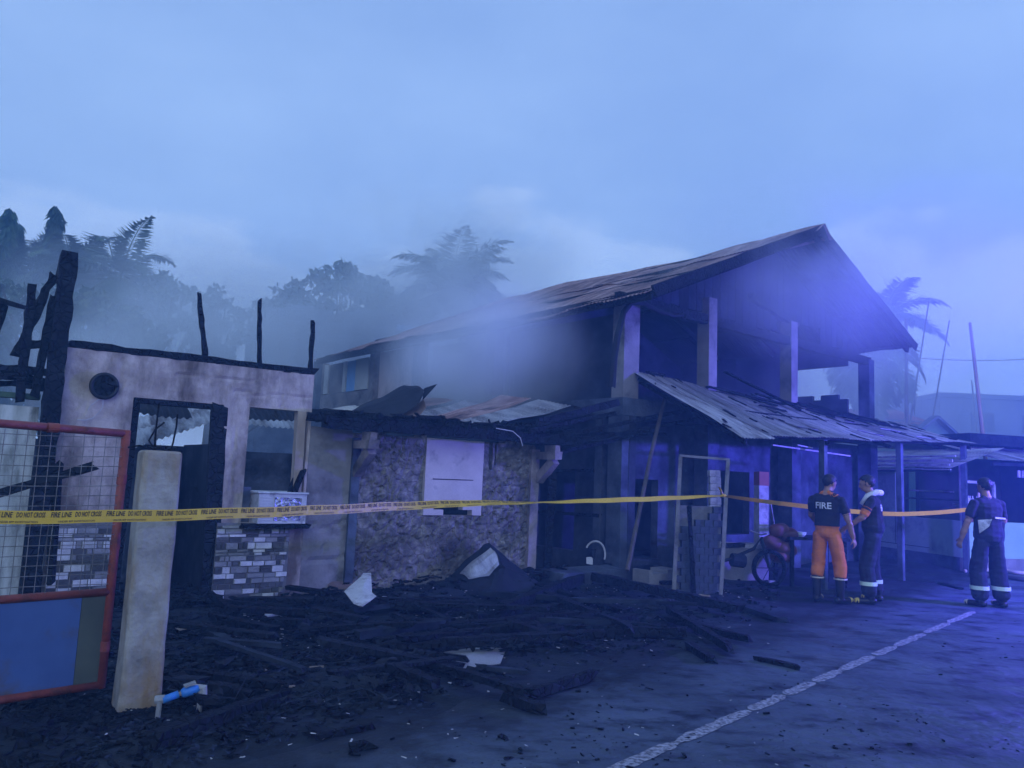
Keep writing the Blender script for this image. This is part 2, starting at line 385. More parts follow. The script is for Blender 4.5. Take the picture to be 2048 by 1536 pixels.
def wall(us, zs, mask, relief=None, thick=.12, jit=0.0):
    """upright wall in its own frame (u along, front towards -v): a grid of cells kept where mask is true, front displaced by relief, closed sides"""
    mb = MB(); nu, nz = len(us), len(zs); K = nu * nz
    fr, bk = [], []
    for i, u in enumerate(us):
        for k, z in enumerate(zs):
            d = relief(u, z) if relief else 0.0
            fr.append(Vector((u, -d, z))); bk.append(Vector((u, thick, z)))
    keep = [[mask((us[i] + us[i + 1]) / 2, (zs[k] + zs[k + 1]) / 2) for k in range(nz - 1)] for i in range(nu - 1)]
    fs = []; I = lambda i, k: i * nz + k
    g = lambda i, k: 0 <= i < nu - 1 and 0 <= k < nz - 1 and keep[i][k]
    for i in range(nu - 1):
        for k in range(nz - 1):
            if not keep[i][k]: continue
            a, b, c, d = I(i, k), I(i + 1, k), I(i + 1, k + 1), I(i, k + 1)
            fs.append((a, b, c, d)); fs.append((d + K, c + K, b + K, a + K))
            if not g(i - 1, k): fs.append((a, d, d + K, a + K))
            if not g(i + 1, k): fs.append((c, b, b + K, c + K))
            if not g(i, k - 1): fs.append((b, a, a + K, b + K))
            if not g(i, k + 1): fs.append((d, c, c + K, d + K))
    mb.add(fr + bk, fs); return mb
def lin(a, b, step, extra=()):
    n = max(1, round((b - a) / step)); s = [a + (b - a) * i / n for i in range(n + 1)]
    for e in extra:
        if a < e < b:
            k = min(range(len(s)), key=lambda i: abs(s[i] - e))
            if 0 < k < len(s) - 1: s[k] = e
    return sorted(set(s))
def corr(p00, p10, p01, p11, pitch=.076, amp=.009, nv=6, warp=None, thick=.0012):
    """corrugated sheet: ridges run from p0* to p1*; across is the first -> second index"""
    p00, p10, p01, p11 = (Vector(p) for p in (p00, p10, p01, p11))
    wdt = (p01 - p00).length; nu = max(6, int(wdt / pitch * 6))
    nrm = (p10 - p00).cross(p01 - p00).normalized()
    if nrm.z < 0: nrm = -nrm
    def fn(a, b):
        p = (p00 * (1 - b) + p10 * b) * (1 - a) + (p01 * (1 - b) + p11 * b) * a
        p = p + nrm * (amp * math.sin(2 * math.pi * a * wdt / pitch))
        return warp(p, a, b) if warp else p
    return MB().sheet(fn, nu, nv, thick)
def char_beam(name, p0, p1, w, h, parent=None, seg=None, j=None, ragged=.03, m='char', taper=1.0, world=False):
    ln = (Vector(p1) - Vector(p0)).length; seg = seg or max(3, int(ln / .12)); j = .1 * min(w, h) if j is None else j
    mb = MB().beam(p0, p1, w, h, seg, j, ragged=ragged, taper=taper)
    if parent is None:
        c = (Vector(p0) + Vector(p1)) / 2; c.z = min(p0[2], p1[2])
        return mb.build(name, m, None, loc=c)
    return mb.build(name, m, parent, world)
B = Frame(-3.08, 8.23, 35)       # the bungalow: u along its street wall, v into the lot
H = Frame(1.66, 11.47, 39)       # the two-storey house: u along its front, v to the rear
SMOKE = True
# ------------------------------------------------------------------ ground, road, painted line
Q = Frame(0.65, 4.24, 47.5)      # u along the painted line, v to its left
ROAD_V = 1.3
def road_edge(u): return ROAD_V + .25 * n3((u * .6, 1, 0)) + .10 * n3((u * 2.2, 5, 0))
def yard(x, y):                   # 1 inside the burnt yard, 0 on the road
    p = Q.i @ Vector((x, y, 0)); return min(1.0, max(0.0, (p.y - road_edge(p.x) - .05) / .7))
def ground_z(x, y):
    k = yard(x, y)
    if k <= 0: return -.012
    z = k * (.02 + .045 * n3((x, y, 0), 1.1) + .03 * n3((x, y, 3), 3.1) + .014 * n3((x, y, 7), 8))
    b = B.i @ Vector((x, y, 0))
    if .9 < b.x < 5.6 and -1.3 < b.y < .4:      # the heap of rubble at the foot of the bungalow's wall
        f = min(1, (b.x - .9) / 1.2) * min(1, (5.6 - b.x) / .8) * max(0, 1 - abs(b.y + .25) / 1.0)
        z += f * (.16 + .07 * n3((x, y, 0), 2.3))
    return z - .012 * (1 - k)
xs = [-60, -40, -25, -15, -10] + [-7 + .11 * i for i in range(173)] + [13, 16, 22, 30, 45, 62]
ys = [-6, -2, 1] + [2.6 + .11 * i for i in range(124)] + [17.5, 20, 26, 35, 50, 72]
gm = MB()
gv = [(x, y, ground_z(x, y) if -8 < x < 13 and 2 < y < 17 else (-.012 if yard(x, y) <= 0 else 0)) for x in xs for y in ys]
W = len(ys)
gm.add(gv, [(i * W + k, (i + 1) * W + k, (i + 1) * W + k + 1, i * W + k + 1) for i in range(len(xs) - 1) for k in range(W - 1)])
tag(gm.build('ground', 'ground_soot', smooth=True), kind='structure')
us = [-9 + .2 * i for i in range(200)]
rm = MB()
rv = []
for u in us: rv += [Q.w(u, -14, 0), Q.w(u, -3, 0), Q.w(u, 0, 0), Q.w(u, road_edge(u), 0)]
rm.add(rv, [(i * 4 + k + 1, i * 4 + k, i * 4 + 4 + k, i * 4 + 5 + k) for i in range(len(us) - 1) for k in range(3)])
tag(rm.build('road', 'road_conc'), kind='structure')
# SOOT SPREAD: trampled ash thinning out over the road beside the yard
def spread_soot(m):
    n = m.node_tree.nodes; l = m.node_tree.links.new; b = n['Principled BSDF']
    src = b.inputs['Base Color'].links[0].from_socket
    tc = n.new('ShaderNodeTexCoord'); dt = n.new('ShaderNodeVectorMath'); dt.operation = 'DOT_PRODUCT'; dt.inputs[1].default_value = Q.v
    l(tc.outputs['Object'], dt.inputs[0])
    nz = n.new('ShaderNodeTexNoise'); nz.inputs['Scale'].default_value = 2.2; nz.inputs['Detail'].default_value = 10; nz.inputs['Roughness'].default_value = .68
    l(tc.outputs['Object'], nz.inputs['Vector'])
    ma = n.new('ShaderNodeMath'); ma.operation = 'MULTIPLY_ADD'; ma.inputs[1].default_value = 2.6; l(nz.outputs['Fac'], ma.inputs[0]); l(dt.outputs['Value'], ma.inputs[2])
    o0 = Q.o.dot(Q.v); mr = n.new('ShaderNodeMapRange'); mr.interpolation_type = 'SMOOTHSTEP'
    mr.inputs['From Min'].default_value = o0 + 1.3 + .55; mr.inputs['From Max'].default_value = o0 + 1.3 + 1.25; mr.inputs['To Max'].default_value = .93; l(ma.outputs[0], mr.inputs['Value'])
    mx = n.new('ShaderNodeMix'); mx.data_type = 'RGBA'; mx.inputs[7].default_value = (.013, .0155, .020, 1); l(mr.outputs[0], mx.inputs[0]); l(src, mx.inputs[6]); l(mx.outputs[2], b.inputs['Base Color'])
spread_soot(MATS['road_conc'])
lm = MB()                        # the worn edge line: uneven dabs of paint with gaps
u = -1.2
while u < 7.6:
    ln = rnd.uniform(.5, 1.3); n = max(4, int(ln / .06))
    def edge(t, s): return s * (.046 + .020 * n3((u + t * ln, s * 4, 0), 7) + .010 * n3((u + t * ln, s, 2), 19)) * min(1, 6 * t + .35, 6 * (1 - t) + .35)
    vs = []
    for i in range(n + 1): vs += [Q.w(u + ln * i / n, edge(i / n, -1), .004), Q.w(u + ln * i / n, edge(i / n, 1), .004)]
    lm.add(vs, [(i * 2, i * 2 + 2, i * 2 + 3, i * 2 + 1) for i in range(n)])
    u += ln + rnd.uniform(.0, .05)
tag(lm.build('road_line', 'road_paint'), kind='structure')

# ------------------------------------------------------------------ the burnt bungalow
bung = thing('burnt_bungalow', 'roofless burnt bungalow with pink plaster wall, doorway, window and stone cladding', 'house', B.o, B.ang)
def rough_rel(u, z):
    c = 0
    for f, a, b_ in ((lambda: z - 2.27 - .03 * n3((u, 0, 0), 4), .1, .97), (lambda: z - 2.40 - .05 * n3((u, 3, 0), 3), -.5, .3)):
        if a < u < b_: c -= .012 * max(0, 1 - abs(f()) / .022)
    for uu, z0, z1 in ((-1.02, 2.15, 2.5), (-.97, 2.2, 2.5), (.62, 2.14, 2.3), (.14, 1.2, 1.9)):
        if z0 < z < z1: c -= .010 * max(0, 1 - abs(u - uu - .04 * n3((0, z, uu), 6)) / .018)
    return c + .007 * n3((u, z, 0), 3) + .005 * n3((u, z, 4), 11)
us_ = lin(-1.5, .98, .03, (-.88, 0, .28, .95)); zs_ = lin(0, 2.55, .03, (2.12, .87))
def mask1(u, z):
    if -.88 < u < 0 and z < 2.12: return False
    if .28 < u < .95 and .87 < z < 2.12: return False
    return True
wall(us_, zs_, mask1, rough_rel, .14).build('front_wall', 'plaster', bung)
us_ = lin(.983, 1.5, .05); zs_ = lin(0, 1.96, .05)
def rel2(u, z):
    zz = z + .03 * n3((u, z, 9), 3); c = 0
    for j in (.47, .86): c -= .03 * max(0, 1 - abs(zz - j - .03 * math.sin(u * 9)) / .03)
    c -= .025 * max(0, 1 - abs(u + .05 * math.sin(zz * 6) - 1.22) / .02) * (.5 < z < .86)
    return c + .008 * n3((u, z, 0), 3)
wall(us_, zs_, lambda u, z: True, rel2, .14).build('block_wall', 'grey_plaster', bung)
us_ = lin(1.503, 4.2, .03); zs_ = lin(0, 1.95, .03)
def rel3(u, z):
    d, p = mnoise.voronoi(Vector((u * 5.2, z * 6.0, 3.3)))
    d2, p2 = mnoise.voronoi(Vector((u * 11, z * 12, 8.3)))
    k = .35 + .65 * max(0, min(1, .5 + 1.6 * n3((u, z, 5), 1.4)))
    e = (min(.12, d[1] - d[0]) * .34 + min(.12, d2[1] - d2[0]) * .16) * k + .022 * n3((u, z, 0), 2.2) + .012 * n3((u, z, 2), 9)
    return e - .04
def mask3(u, z):
    if z > 1.93 + .05 * n3((u, 0, 0), 3): return False
    if 2.49 < u < 3.35 and z > .96: return False
    if 3.46 < u < 3.50 and z > 1.55 or 3.55 < u < 3.575 and z > 1.62: return False
    return True
wall(us_, zs_, mask3, rel3, .16).build('rubble_wall', 'rubble', bung)
wall(lin(2.492, 3.348, .07), lin(.962, 1.92, .07), lambda u, z: not (z < 1.16 and .09 > abs(u - 2.92 + .1 * math.sin(z * 30)) - .12 and z < 1.10 + .05 * n3((u, 0, 0), 9)),
     lambda u, z: .004 * n3((u, z, 0), 3) + .012, .1).build('infill_panel', 'white_panel', bung)
MB().box(2.60, 3.2, -.020, -.013, 1.408, 1.416, j=.003).build('seam', 'char_grey', bung)
for u0, u1, d in ((1.497, 1.60, .045), (4.10, 4.235, .06)):
    wall(lin(u0, u1, .035), lin(0, 1.86, .05), lambda u, z: True, lambda u, z: d + .012 * n3((u, z, 0), 7), .02).build('pilaster', 'concrete_dark' if u0 < 2 else 'plaster_sooty', bung)
for u0 in (1.56, 4.24):          # eave corbels: a block on a slanting strut
    mb = MB(); mb.beam((u0, -.04, 1.45), (u0 + .02, -.36, 1.72), .10, .12, 4, .006)
    mb.box(u0 - .06, u0 + .07, -.46, -.05, 1.73, 1.83, j=.008)
    mb.box(u0 - .035, u0 + .045, -.44, -.2, 1.832, 1.92, j=.006)
    mb.build('corbel', 'plaster_sooty', bung)
char_beam('wall_plate', (-1.5, .05, 2.585), (1.0, .05, 2.585), .10, .07, bung, j=.010)
for u0, u1, z0, z1, w in ((-.22, -.34, 2.62, 3.28, .055), (.36, .30, 2.62, 3.33, .05), (.945, .935, 2.56, 3.16, .05)):
    char_beam('stud', (u0, .05, z0), (u1, .05, z1), w, w * .9, bung, seg=10, j=.007, taper=.8)
char_beam('eave_beam', (1.0, -.34, 2.0), (4.72, -.34, 2.0), .07, .13, bung, j=.008)
char_beam('eave_beam', (.92, -.12, 2.06), (1.5, -.12, 2.06), .09, .09, bung, j=.01)
char_beam('wall_plate', (1.15, -.05, 2.06), (4.5, -.05, 2.10), .13, .10, bung, j=.014)
for k in range(9):                # stubs of rafters between the plates
    u0 = 1.35 + k * .38 + rnd.uniform(-.08, .08)
    char_beam('rafter', (u0, -.40, 2.09 + rnd.uniform(0, .02)), (u0 + rnd.uniform(-.1, .1), rnd.uniform(.5, 1.4), 2.16 + rnd.uniform(-.05, .1)), .05, .07, bung, j=.006)
char_beam('door_frame', (.02, .03, 0), (-.035, .03, 2.11), .075, .16, bung, j=.004)
char_beam('door_frame', (-.895, .06, 0), (-.865, .06, 2.11), .04, .12, bung, j=.004)
char_beam('door_frame', (-.87, .06, 2.09), (0, .06, 2.09), .12, .05, bung, j=.004)
MB().beam((.88, .05, .9), (.87, .05, 2.12), .10, .10, 8, .004).build('window_jamb', 'pale_wood', bung)
char_beam('window_sill', (.27, -.08, .845), (.99, -.08, .845), .18, .045, bung, j=.005)
char_beam('charred_stick', (.74, -.03, .9), (.92, -.03, 1.46), .05, .06, bung, j=.006)
char_beam('charred_stick', (.70, .02, .9), (.86, .02, 1.42), .03, .04, bung, j=.005)
# rooms behind: sooty partition walls
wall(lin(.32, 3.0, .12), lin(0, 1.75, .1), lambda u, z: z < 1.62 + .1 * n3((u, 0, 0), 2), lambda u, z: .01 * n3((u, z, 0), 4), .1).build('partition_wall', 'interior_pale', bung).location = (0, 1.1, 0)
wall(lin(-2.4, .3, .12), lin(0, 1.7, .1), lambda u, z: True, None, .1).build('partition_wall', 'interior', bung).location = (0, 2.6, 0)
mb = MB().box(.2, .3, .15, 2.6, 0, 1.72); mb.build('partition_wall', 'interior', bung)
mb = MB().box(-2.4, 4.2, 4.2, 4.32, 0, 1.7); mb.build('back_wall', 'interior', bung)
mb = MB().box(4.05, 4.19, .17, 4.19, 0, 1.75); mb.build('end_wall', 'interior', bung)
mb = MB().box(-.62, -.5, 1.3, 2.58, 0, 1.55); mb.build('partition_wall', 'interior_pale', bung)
MB().box(.30, .41, .16, .30, .872, 1.25).build('shelf_box', 'interior_pale', bung)
# stone cladding beside the door, stones set one by one
def cladding(u0, u1, z0, z1, seed):
    r = random.Random(seed)
    back = MB().box(u0, u1, -.022, -.0085, z0, z1).build('stone_cladding', 'mortar', bung)
    shapes = []
    for hgt in (.034, .055, .072):
        for wid, sm in ((.05, 'stone_dark'), (.085, 'stone_pale'), (.13, 'stone_mid'), (.18, 'stone_mid'), (.085, 'stone_dark'), (.13, 'stone_dark'), (.13, 'stone_pale'), (.18, 'stone_pale'), (.05, 'stone_mid')):
            mb = MB(); w2, h2, t = wid / 2 - .003, hgt / 2 - .003, r.choice((.008, .014, .02))
            mb.add([(-w2, 0, -h2), (w2, 0, -h2), (w2, 0, h2), (-w2, 0, h2), (-w2 + .004, -t, -h2 + .004), (w2 - .004, -t * r.uniform(.6, 1), -h2 + .004), (w2 - .004, -t * r.uniform(.7, 1.1), h2 - .004), (-w2 + .004, -t, h2 - .004)],
                   [(4, 5, 6, 7), (0, 1, 5, 4), (1, 2, 6, 5), (2, 3, 7, 6), (3, 0, 4, 7)])
            o = mb.build('stone', sm, back); shapes.append((hgt, wid, o.data)); bpy.data.objects.remove(o)
    z = z0 + .002; n = 0
    while z < z1 - .03:
        hgt = r.choice((.034, .055, .055, .072)); u = u0
        if z + hgt > z1: break
        while u < u1 - .03:
            c = [s for s in shapes if s[0] == hgt and u + s[1] <= u1 + .004]
            if not c: break
            s = r.choice(c)
            o = bpy.data.objects.new('stone', s[2]); col.objects.link(o); o.parent = back
            o.location = (u + s[1] / 2, -.0225, z + hgt / 2 + r.uniform(-.002, .002)); u += s[1]; n += 1
        z += hgt
    return n
cladding(.035, .82, .01, .87, 3)
cladding(-1.47, -.895, .05, .88, 5)

fan = thing('exhaust_fan', 'round burnt black exhaust fan on the pink wall beside the doorway', 'fan', B.w(-1.16, -.01, 2.2), B.ang)
ring = [(math.cos(t) * .115, 0, math.sin(t) * .115) for t in [2 * math.pi * i / 24 for i in range(25)]]
MB().tube([(x, -.05, z) for x, y, z in ring], .020, 8).build('ring', 'black_plastic', fan, smooth=True)
MB().tube([(0, 0, 0), (0, -.055, 0)], [.112, .104], 20).build('housing', 'char', fan)
MB().tube([(0, -.06, 0), (0, -.085, 0)], [.035, .03], 12).build('hub', 'char_grey', fan)
for k in range(5):
    t = k * 1.256 + .3
    MB().beam((math.cos(t) * .03, -.06, math.sin(t) * .03), (math.cos(t) * .095, -.062, math.sin(t) * .095), .05, .004, 1, .003, up=(0, 1, 0)).build('blade', 'char', fan)
for pts in ([(.0, -.05, -.12), (.005, -.05, -.2), (-.02, -.04, -.26), (-.07, -.03, -.32), (-.13, -.03, -.345), (-.2, -.03, -.345)], [(-.02, -.05, -.12), (-.06, -.04, -.16), (-.10, -.03, -.20), (-.12, -.03, -.25)]):
    MB().tube(pts, .0045, 5).build('cable', 'white_wire', fan)

ac = thing('air_conditioner', 'burnt white window air conditioner sitting on the charred window sill', 'air conditioner', B.w(.69, .0, .872), B.ang)
MB().box(-.27, .26, -.12, .22, .0, .32, j=.004).build('case', 'ac_white', ac)
MB().box(-.10, .20, -.128, -.1215, .03, .28).build('coil', 'foil', ac)
for k in range(9): MB().box(-.262, -.12, -.130, -.1215, .03 + k * .03, .045 + k * .03).build('louvre', 'ac_white', ac)
MB().box(-.285, .28, -.14, .23, .3215, .335, j=.006).build('lid', 'ac_white', ac)

# ------------------------------------------------------------------ left of the big post: peeling wall and the burnt frame above
pw = thing('peeling_wall', 'peeling mossy white wall with charred streaks behind the red gate', 'wall', B.o, B.ang)
wall(lin(-4.2, -1.68, .07), lin(0, 2.02, .07), lambda u, z: z < 1.97 + .04 * n3((u, 0, 0), 4), lambda u, z: .012 * n3((u, z, 0), 3) + .03 * (abs(u + 2.35) < .12), .14).build('wall_face', 'peeling', pw)
wall(lin(-4.2, -1.68, .08), [2.022, 2.05, 2.07], lambda u, z: n3((u, z, 0), 3) > -.25, lambda u, z: .02 + .01 * n3((u, z, 0), 5), .15).build('coping', 'mossy', pw)
bf = thing('burnt_timber_corner', 'tall charred timber post with burnt braces at the corner of the bungalow', 'timber frame', B.w(-1.59, -.08, 0), B.ang)
def bfp(u, v, z): return (u + 1.59, v + .08, z)
char_beam('post', bfp(-1.59, -.08, 0), bfp(-1.585, -.08, 3.42), .165, .15, bf, seg=34, j=.012, ragged=.05)
char_beam('stud', bfp(-1.845, -.05, 2.0), bfp(-1.85, -.05, 3.09), .075, .07, bf, seg=12, j=.009)
char_beam('stud', bfp(-1.73, -.05, 2.05), bfp(-1.665, -.05, 3.0), .075, .07, bf, seg=12, j=.009)
char_beam('brace', bfp(-1.91, -.02, 2.42), bfp(-1.69, -.02, 3.22), .11, .07, bf, seg=12, j=.016)
char_beam('crossbar', bfp(-1.9, -.03, 2.50), bfp(-1.6, -.03, 2.58), .06, .075, bf, seg=6, j=.008)
char_beam('crossbar', bfp(-1.9, .02, 2.16), bfp(-1.6, .02, 2.12), .05, .05, bf, seg=6, j=.008)
heap = MB()
for k in range(34):
    u0 = rnd.uniform(-2.9, -1.8); z0 = rnd.uniform(2.06, 2.36 - .25 * max(0, u0 + 2.05)); a = rnd.uniform(-.5, .5)
    heap.beam((u0 - .22, rnd.uniform(-.1, .4), z0 - a * .1), (u0 + .22, rnd.uniform(-.1, .4), z0 + a * .1), rnd.uniform(.04, .16), rnd.uniform(.015, .06), 3, .015)
heap.build('collapsed_roofing', 'char')
o = bpy.data.objects['collapsed_roofing']; o.location = B.o; o.rotation_euler = (0, 0, B.ang)
tag(o, 'heap of collapsed charred roofing lying on top of the peeling wall', 'debris', kind='stuff')
e0 = at(0, 598, 7.2); e1 = at(22, 606, 7.2)
er = thing('eave_corner', 'dark corner of a burnt roof eave at the left picture edge', 'roof', (e0.x - .5, e0.y, 0))
def eb(p, q, w, h, nm): char_beam(nm, p, q, w, h, er, world=True)
eb(e1, e0 + Vector((-.9, .1, .16)), .5, .04, 'roof_board')
eb(e1 + Vector((-.06, 0, -.02)), e1 + Vector((-.19, 0, -.62)), .05, .06, 'strut')
eb(e1 + Vector((-.6, .05, 0)), Vector((e1.x - .6, e1.y + .05, 0)), .12, .12, 'post')

# two loose charred timbers leaning behind the gate
o = char_beam('charred_post', at(100, 1166, 6.3), at(117, 925, 6.3), .055, .05); o.location
tag(o, 'thin charred post standing behind the gate mesh', 'timber')
o = char_beam('charred_beam', at(-60, 1003, 6.0), at(188, 932, 6.0), .05, .06)
tag(o, 'slanting charred beam crossing behind the gate mesh', 'timber')

# ------------------------------------------------------------------ gate, pillar, water pipe
gd = Vector((-.70, -.714, 0)); g0 = Vector((-2.46, 4.95, 0))
gate = thing('pipe_gate', 'red pipe gate with wire mesh above and blue sheet panel below', 'gate', (g0.x, g0.y, .04), math.atan2(gd.y, gd.x))
GL = 2.0; zt, zm, zb = 1.62, .63, .07      # local x runs away from the hinge, z from .04
def gz(x, z, sag=0.018): return z + sag * 0 + (.018 * x if z > 1.5 else 0)
MB().tube([(0, 0, zb - .02), (0, 0, zt + .02)], .027, 12).build('stile', 'red_pipe', gate, smooth=True)
MB().tube([(GL, 0, zb - .02), (GL, 0, zt + .05)], .027, 12).build('stile', 'red_pipe', gate, smooth=True)
for z, nm in ((zt, 'top_rail'), (zm, 'middle_rail'), (zb, 'bottom_rail')):
    MB().tube([(-.02 if z == zt else 0, 0, z), (GL, 0, gz(GL, z))], .025, 12).build(nm, 'red_pipe', gate, smooth=True)
for x, z in ((.42, zt), (0, 1.33), (0, .92), (0, .30)):
    if z == zt: MB().tube([(x - .03, 0, gz(x, z)), (x + .03, 0, gz(x, z))], .029, 12).build('coupling', 'red_pipe', gate)
    else: MB().tube([(x, 0, z - .03), (x, 0, z + .03)], .030, 12).build('coupling', 'red_pipe', gate)
for k in range(1, 33):
    x = k * .061; MB().tube([(x + rnd.uniform(-.004, .004), .012, zm), (x + rnd.uniform(-.004, .004), .012, gz(x, zt))], .0022, 4).build('mesh_wire', 'wire', gate)
z = zm + .05
while z < zt - .02:
    dz = .02 * math.sin(z * 3); MB().tube([(i * GL / 8, .016, z + dz * math.sin(i * .6)) for i in range(9)], .0022, 4).build('mesh_wire', 'wire', gate); z += .061
MB().box(.16, GL, -.006, .004, zb, zm, j=.002).build('blue_sheet', 'blue_panel', gate)
MB().box(.02, .159, -.005, .005, zb, zm, j=.002).build('green_sheet', 'green_panel', gate)

pp = G(268, 1425)
pil = thing('gate_pillar', 'weathered concrete gate pillar with bent rebar sticking out of its top', 'pillar', (pp.x - .035, pp.y + .10, 0), R(36))
bm = bmesh.new(); bmesh.ops.create_cube(bm, size=1)
for v in bm.verts: v.co = Vector((v.co.x * .232, v.co.y * .20, (v.co.z + .5) * 1.56))
bmesh.ops.bevel(bm, geom=list(bm.edges), offset=.03, segments=3, affect='EDGES', profile=.6)
bmesh.ops.subdivide_edges(bm, edges=[e for e in bm.edges if e.calc_length() > .3], cuts=16, use_grid_fill=True)
for v in bm.verts:
    fl = 1 + .22 * max(0, .35 - v.co.z) ; v.co.x *= fl; v.co.y *= fl
    v.co += Vector((n3(v.co, 5), n3(v.co, 5, 3), n3(v.co, 5, 9))) * .004 + Vector((n3(v.co, 17), n3(v.co, 17, 3), 0)) * .004
me = bpy.data.meshes.new('shaft'); bm.to_mesh(me); bm.free(); me.materials.append(MATS['pillar_conc'])
o = bpy.data.objects.new('shaft', me); col.objects.link(o); o.parent = pil
for pts in ([(-.03, .02, 1.5), (-.035, .02, 1.68), (-.03, .03, 1.86)], [(.05, .0, 1.5), (.07, .0, 1.62), (.085, .02, 1.72), (.085, .02, 1.8)], [(-.02, -.03, 1.54), (-.08, -.03, 1.62), (-.05, -.03, 1.69), (.0, -.03, 1.74)],
            [(-.05, -.04, 1.57), (-.14, -.06, 1.585), (-.2, -.06, 1.57)]):
    MB().tube(pts, .006, 6).build('rebar', 'char', pil)
cl = MB()
for k in range(7): cl.beam((-.1 + .03 * k, -.02, 1.56 + rnd.uniform(0, .015)), (-.05 + .03 * k, .03, 1.57 + rnd.uniform(0, .02)), .02, .01, 1, .004)
cl.build('burnt_scraps', 'char', pil)

mp_ = G(360, 1440)
met = thing('water_meter', 'blue water meter pipe between two grey risers at the foot of the pillar', 'pipe', (mp_.x, mp_.y, 0))
a = at(318, 1400, mp_.y); b_ = at(402, 1375, mp_.y + .12)
MB().tube([(a.x, a.y, -.02), (a.x + .005, a.y, a.z)], .016, 8).build('riser', 'grey_pvc', met, world=True)
MB().tube([(b_.x, b_.y, -.02), (b_.x, b_.y, b_.z)], .016, 8).build('riser', 'grey_pvc', met, world=True)
MB().tube([a + Vector((-.022, 0, 0)), a + Vector((.03, .01, .005))], .024, 8).build('elbow', 'grey_pvc', met, world=True)
MB().tube([b_ + Vector((-.03, -.005, 0)), b_ + Vector((.02, 0, 0)), b_ + Vector((.02, 0, -.05))], .022, 8).build('elbow', 'grey_pvc', met, world=True)
mid = (a + b_) / 2
MB().tube([a + Vector((.02, 0, 0)), a.lerp(b_, .45)], .022, 10).build('blue_pipe', 'blue_pipe', met, world=True, smooth=True)
MB().tube([a.lerp(b_, .45), a.lerp(b_, .52)], .013, 8).build('union', 'pale_wood', met, world=True)
MB().tube([a.lerp(b_, .52), a.lerp(b_, .60), a.lerp(b_, .80), a.lerp(b_, .98)], [.02, .03, .03, .018], 10).build('meter_body', 'blue_pipe', met, world=True, smooth=True)
MB().beam(a.lerp(b_, .58) + Vector((0, 0, .036)), a.lerp(b_, .86) + Vector((0, 0, .04)), .05, .012, 2, .003).build('meter_lid', 'grey_pvc', met, world=True)
# ------------------------------------------------------------------ the two-storey house
hs = thing('two_storey_house', 'smoke-blackened two storey house with open upper floor and rusty gable roof', 'house', H.o, H.ang)
EU, EZ, RU, RZ, RU2, EZ2 = -.55, 4.12, 3.9, 6.07, 7.62, 4.44      # left eave, ridge, right eave (u); heights
VF, VB = -1.0, 9.6
for k, u in enumerate((0, 2.05, 4.56, 7.57)):
    w = .17 if k == 0 else .11
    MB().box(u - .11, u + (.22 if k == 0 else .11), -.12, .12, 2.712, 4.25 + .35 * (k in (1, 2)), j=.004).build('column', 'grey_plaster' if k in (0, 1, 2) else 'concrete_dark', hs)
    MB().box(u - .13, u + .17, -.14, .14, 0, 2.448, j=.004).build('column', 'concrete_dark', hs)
for k, v in enumerate((3.2, 5.75, 7.6, 10.6)):
    MB().box(-.09, .13, v - .12, v + .12, 2.712, 4.2, j=.004).build('column', 'concrete_dark' if k != 2 else 'grey_plaster', hs)
MB().box(-.15, 8.0, -.16, .16, 2.45, 2.71).build('floor_beam', 'concrete_dark', hs)
MB().box(-.15, .15, .162, 10.7, 2.45, 2.71).build('floor_beam', 'concrete_dark', hs)
MB().box(.152, 8.0, .162, 9.6, 2.52, 2.68).build('upper_floor', 'interior', hs)
# ground floor: set-back walls with a doorway and a window
us_ = lin(-.1, 8.0, .12, (.52, 1.22, 2.7, 3.75)); zs_ = lin(0, 2.44, .1, (.28, 1.52, .62))
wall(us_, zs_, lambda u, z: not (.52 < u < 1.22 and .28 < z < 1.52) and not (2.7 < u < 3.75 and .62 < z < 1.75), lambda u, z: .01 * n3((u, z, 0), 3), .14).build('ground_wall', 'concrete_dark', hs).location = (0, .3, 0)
MB().box(.42, .52, .22, .46, .28, 1.53, j=.003).build('door_jamb', 'white_wood', hs)
MB().box(.523, 1.22, .20, .5, .20, .28, j=.003).build('door_step', 'concrete_dark', hs)
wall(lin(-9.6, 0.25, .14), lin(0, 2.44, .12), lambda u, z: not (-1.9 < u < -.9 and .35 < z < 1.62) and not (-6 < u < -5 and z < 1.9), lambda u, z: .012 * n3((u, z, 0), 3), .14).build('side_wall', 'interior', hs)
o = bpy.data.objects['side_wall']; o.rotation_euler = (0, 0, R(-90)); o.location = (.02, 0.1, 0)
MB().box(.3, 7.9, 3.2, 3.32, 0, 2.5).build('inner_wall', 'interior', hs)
for z, v0, v1 in ((1.62, .5, 2.1), (2.05, -.1, 3.0), (.95, .3, 2.6)): char_beam('rail', (-.08, v0, z), (-.08, v1, z - .04), .05, .05, hs)
# upper floor, street side: low wall behind the columns, sooty partition, dark gable boards above
wall(lin(.25, 7.4, .2), lin(2.69, 3.5, .1), lambda u, z: z < 3.42 + .06 * n3((u, 0, 0), 2), lambda u, z: .01 * n3((u, z, 0), 3), .1).build('partition_wall', 'grey_plaster', hs).location = (0, 4.4, 0)
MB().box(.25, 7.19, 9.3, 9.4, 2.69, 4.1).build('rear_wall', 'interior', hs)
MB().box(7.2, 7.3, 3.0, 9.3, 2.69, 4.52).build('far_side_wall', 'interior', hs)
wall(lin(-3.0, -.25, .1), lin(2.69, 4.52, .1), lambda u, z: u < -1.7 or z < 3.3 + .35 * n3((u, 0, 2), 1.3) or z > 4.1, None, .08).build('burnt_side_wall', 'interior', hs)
o = bpy.data.objects['burnt_side_wall']; o.rotation_euler = (0, 0, R(-90)); o.location = (7.22, 0, 0)
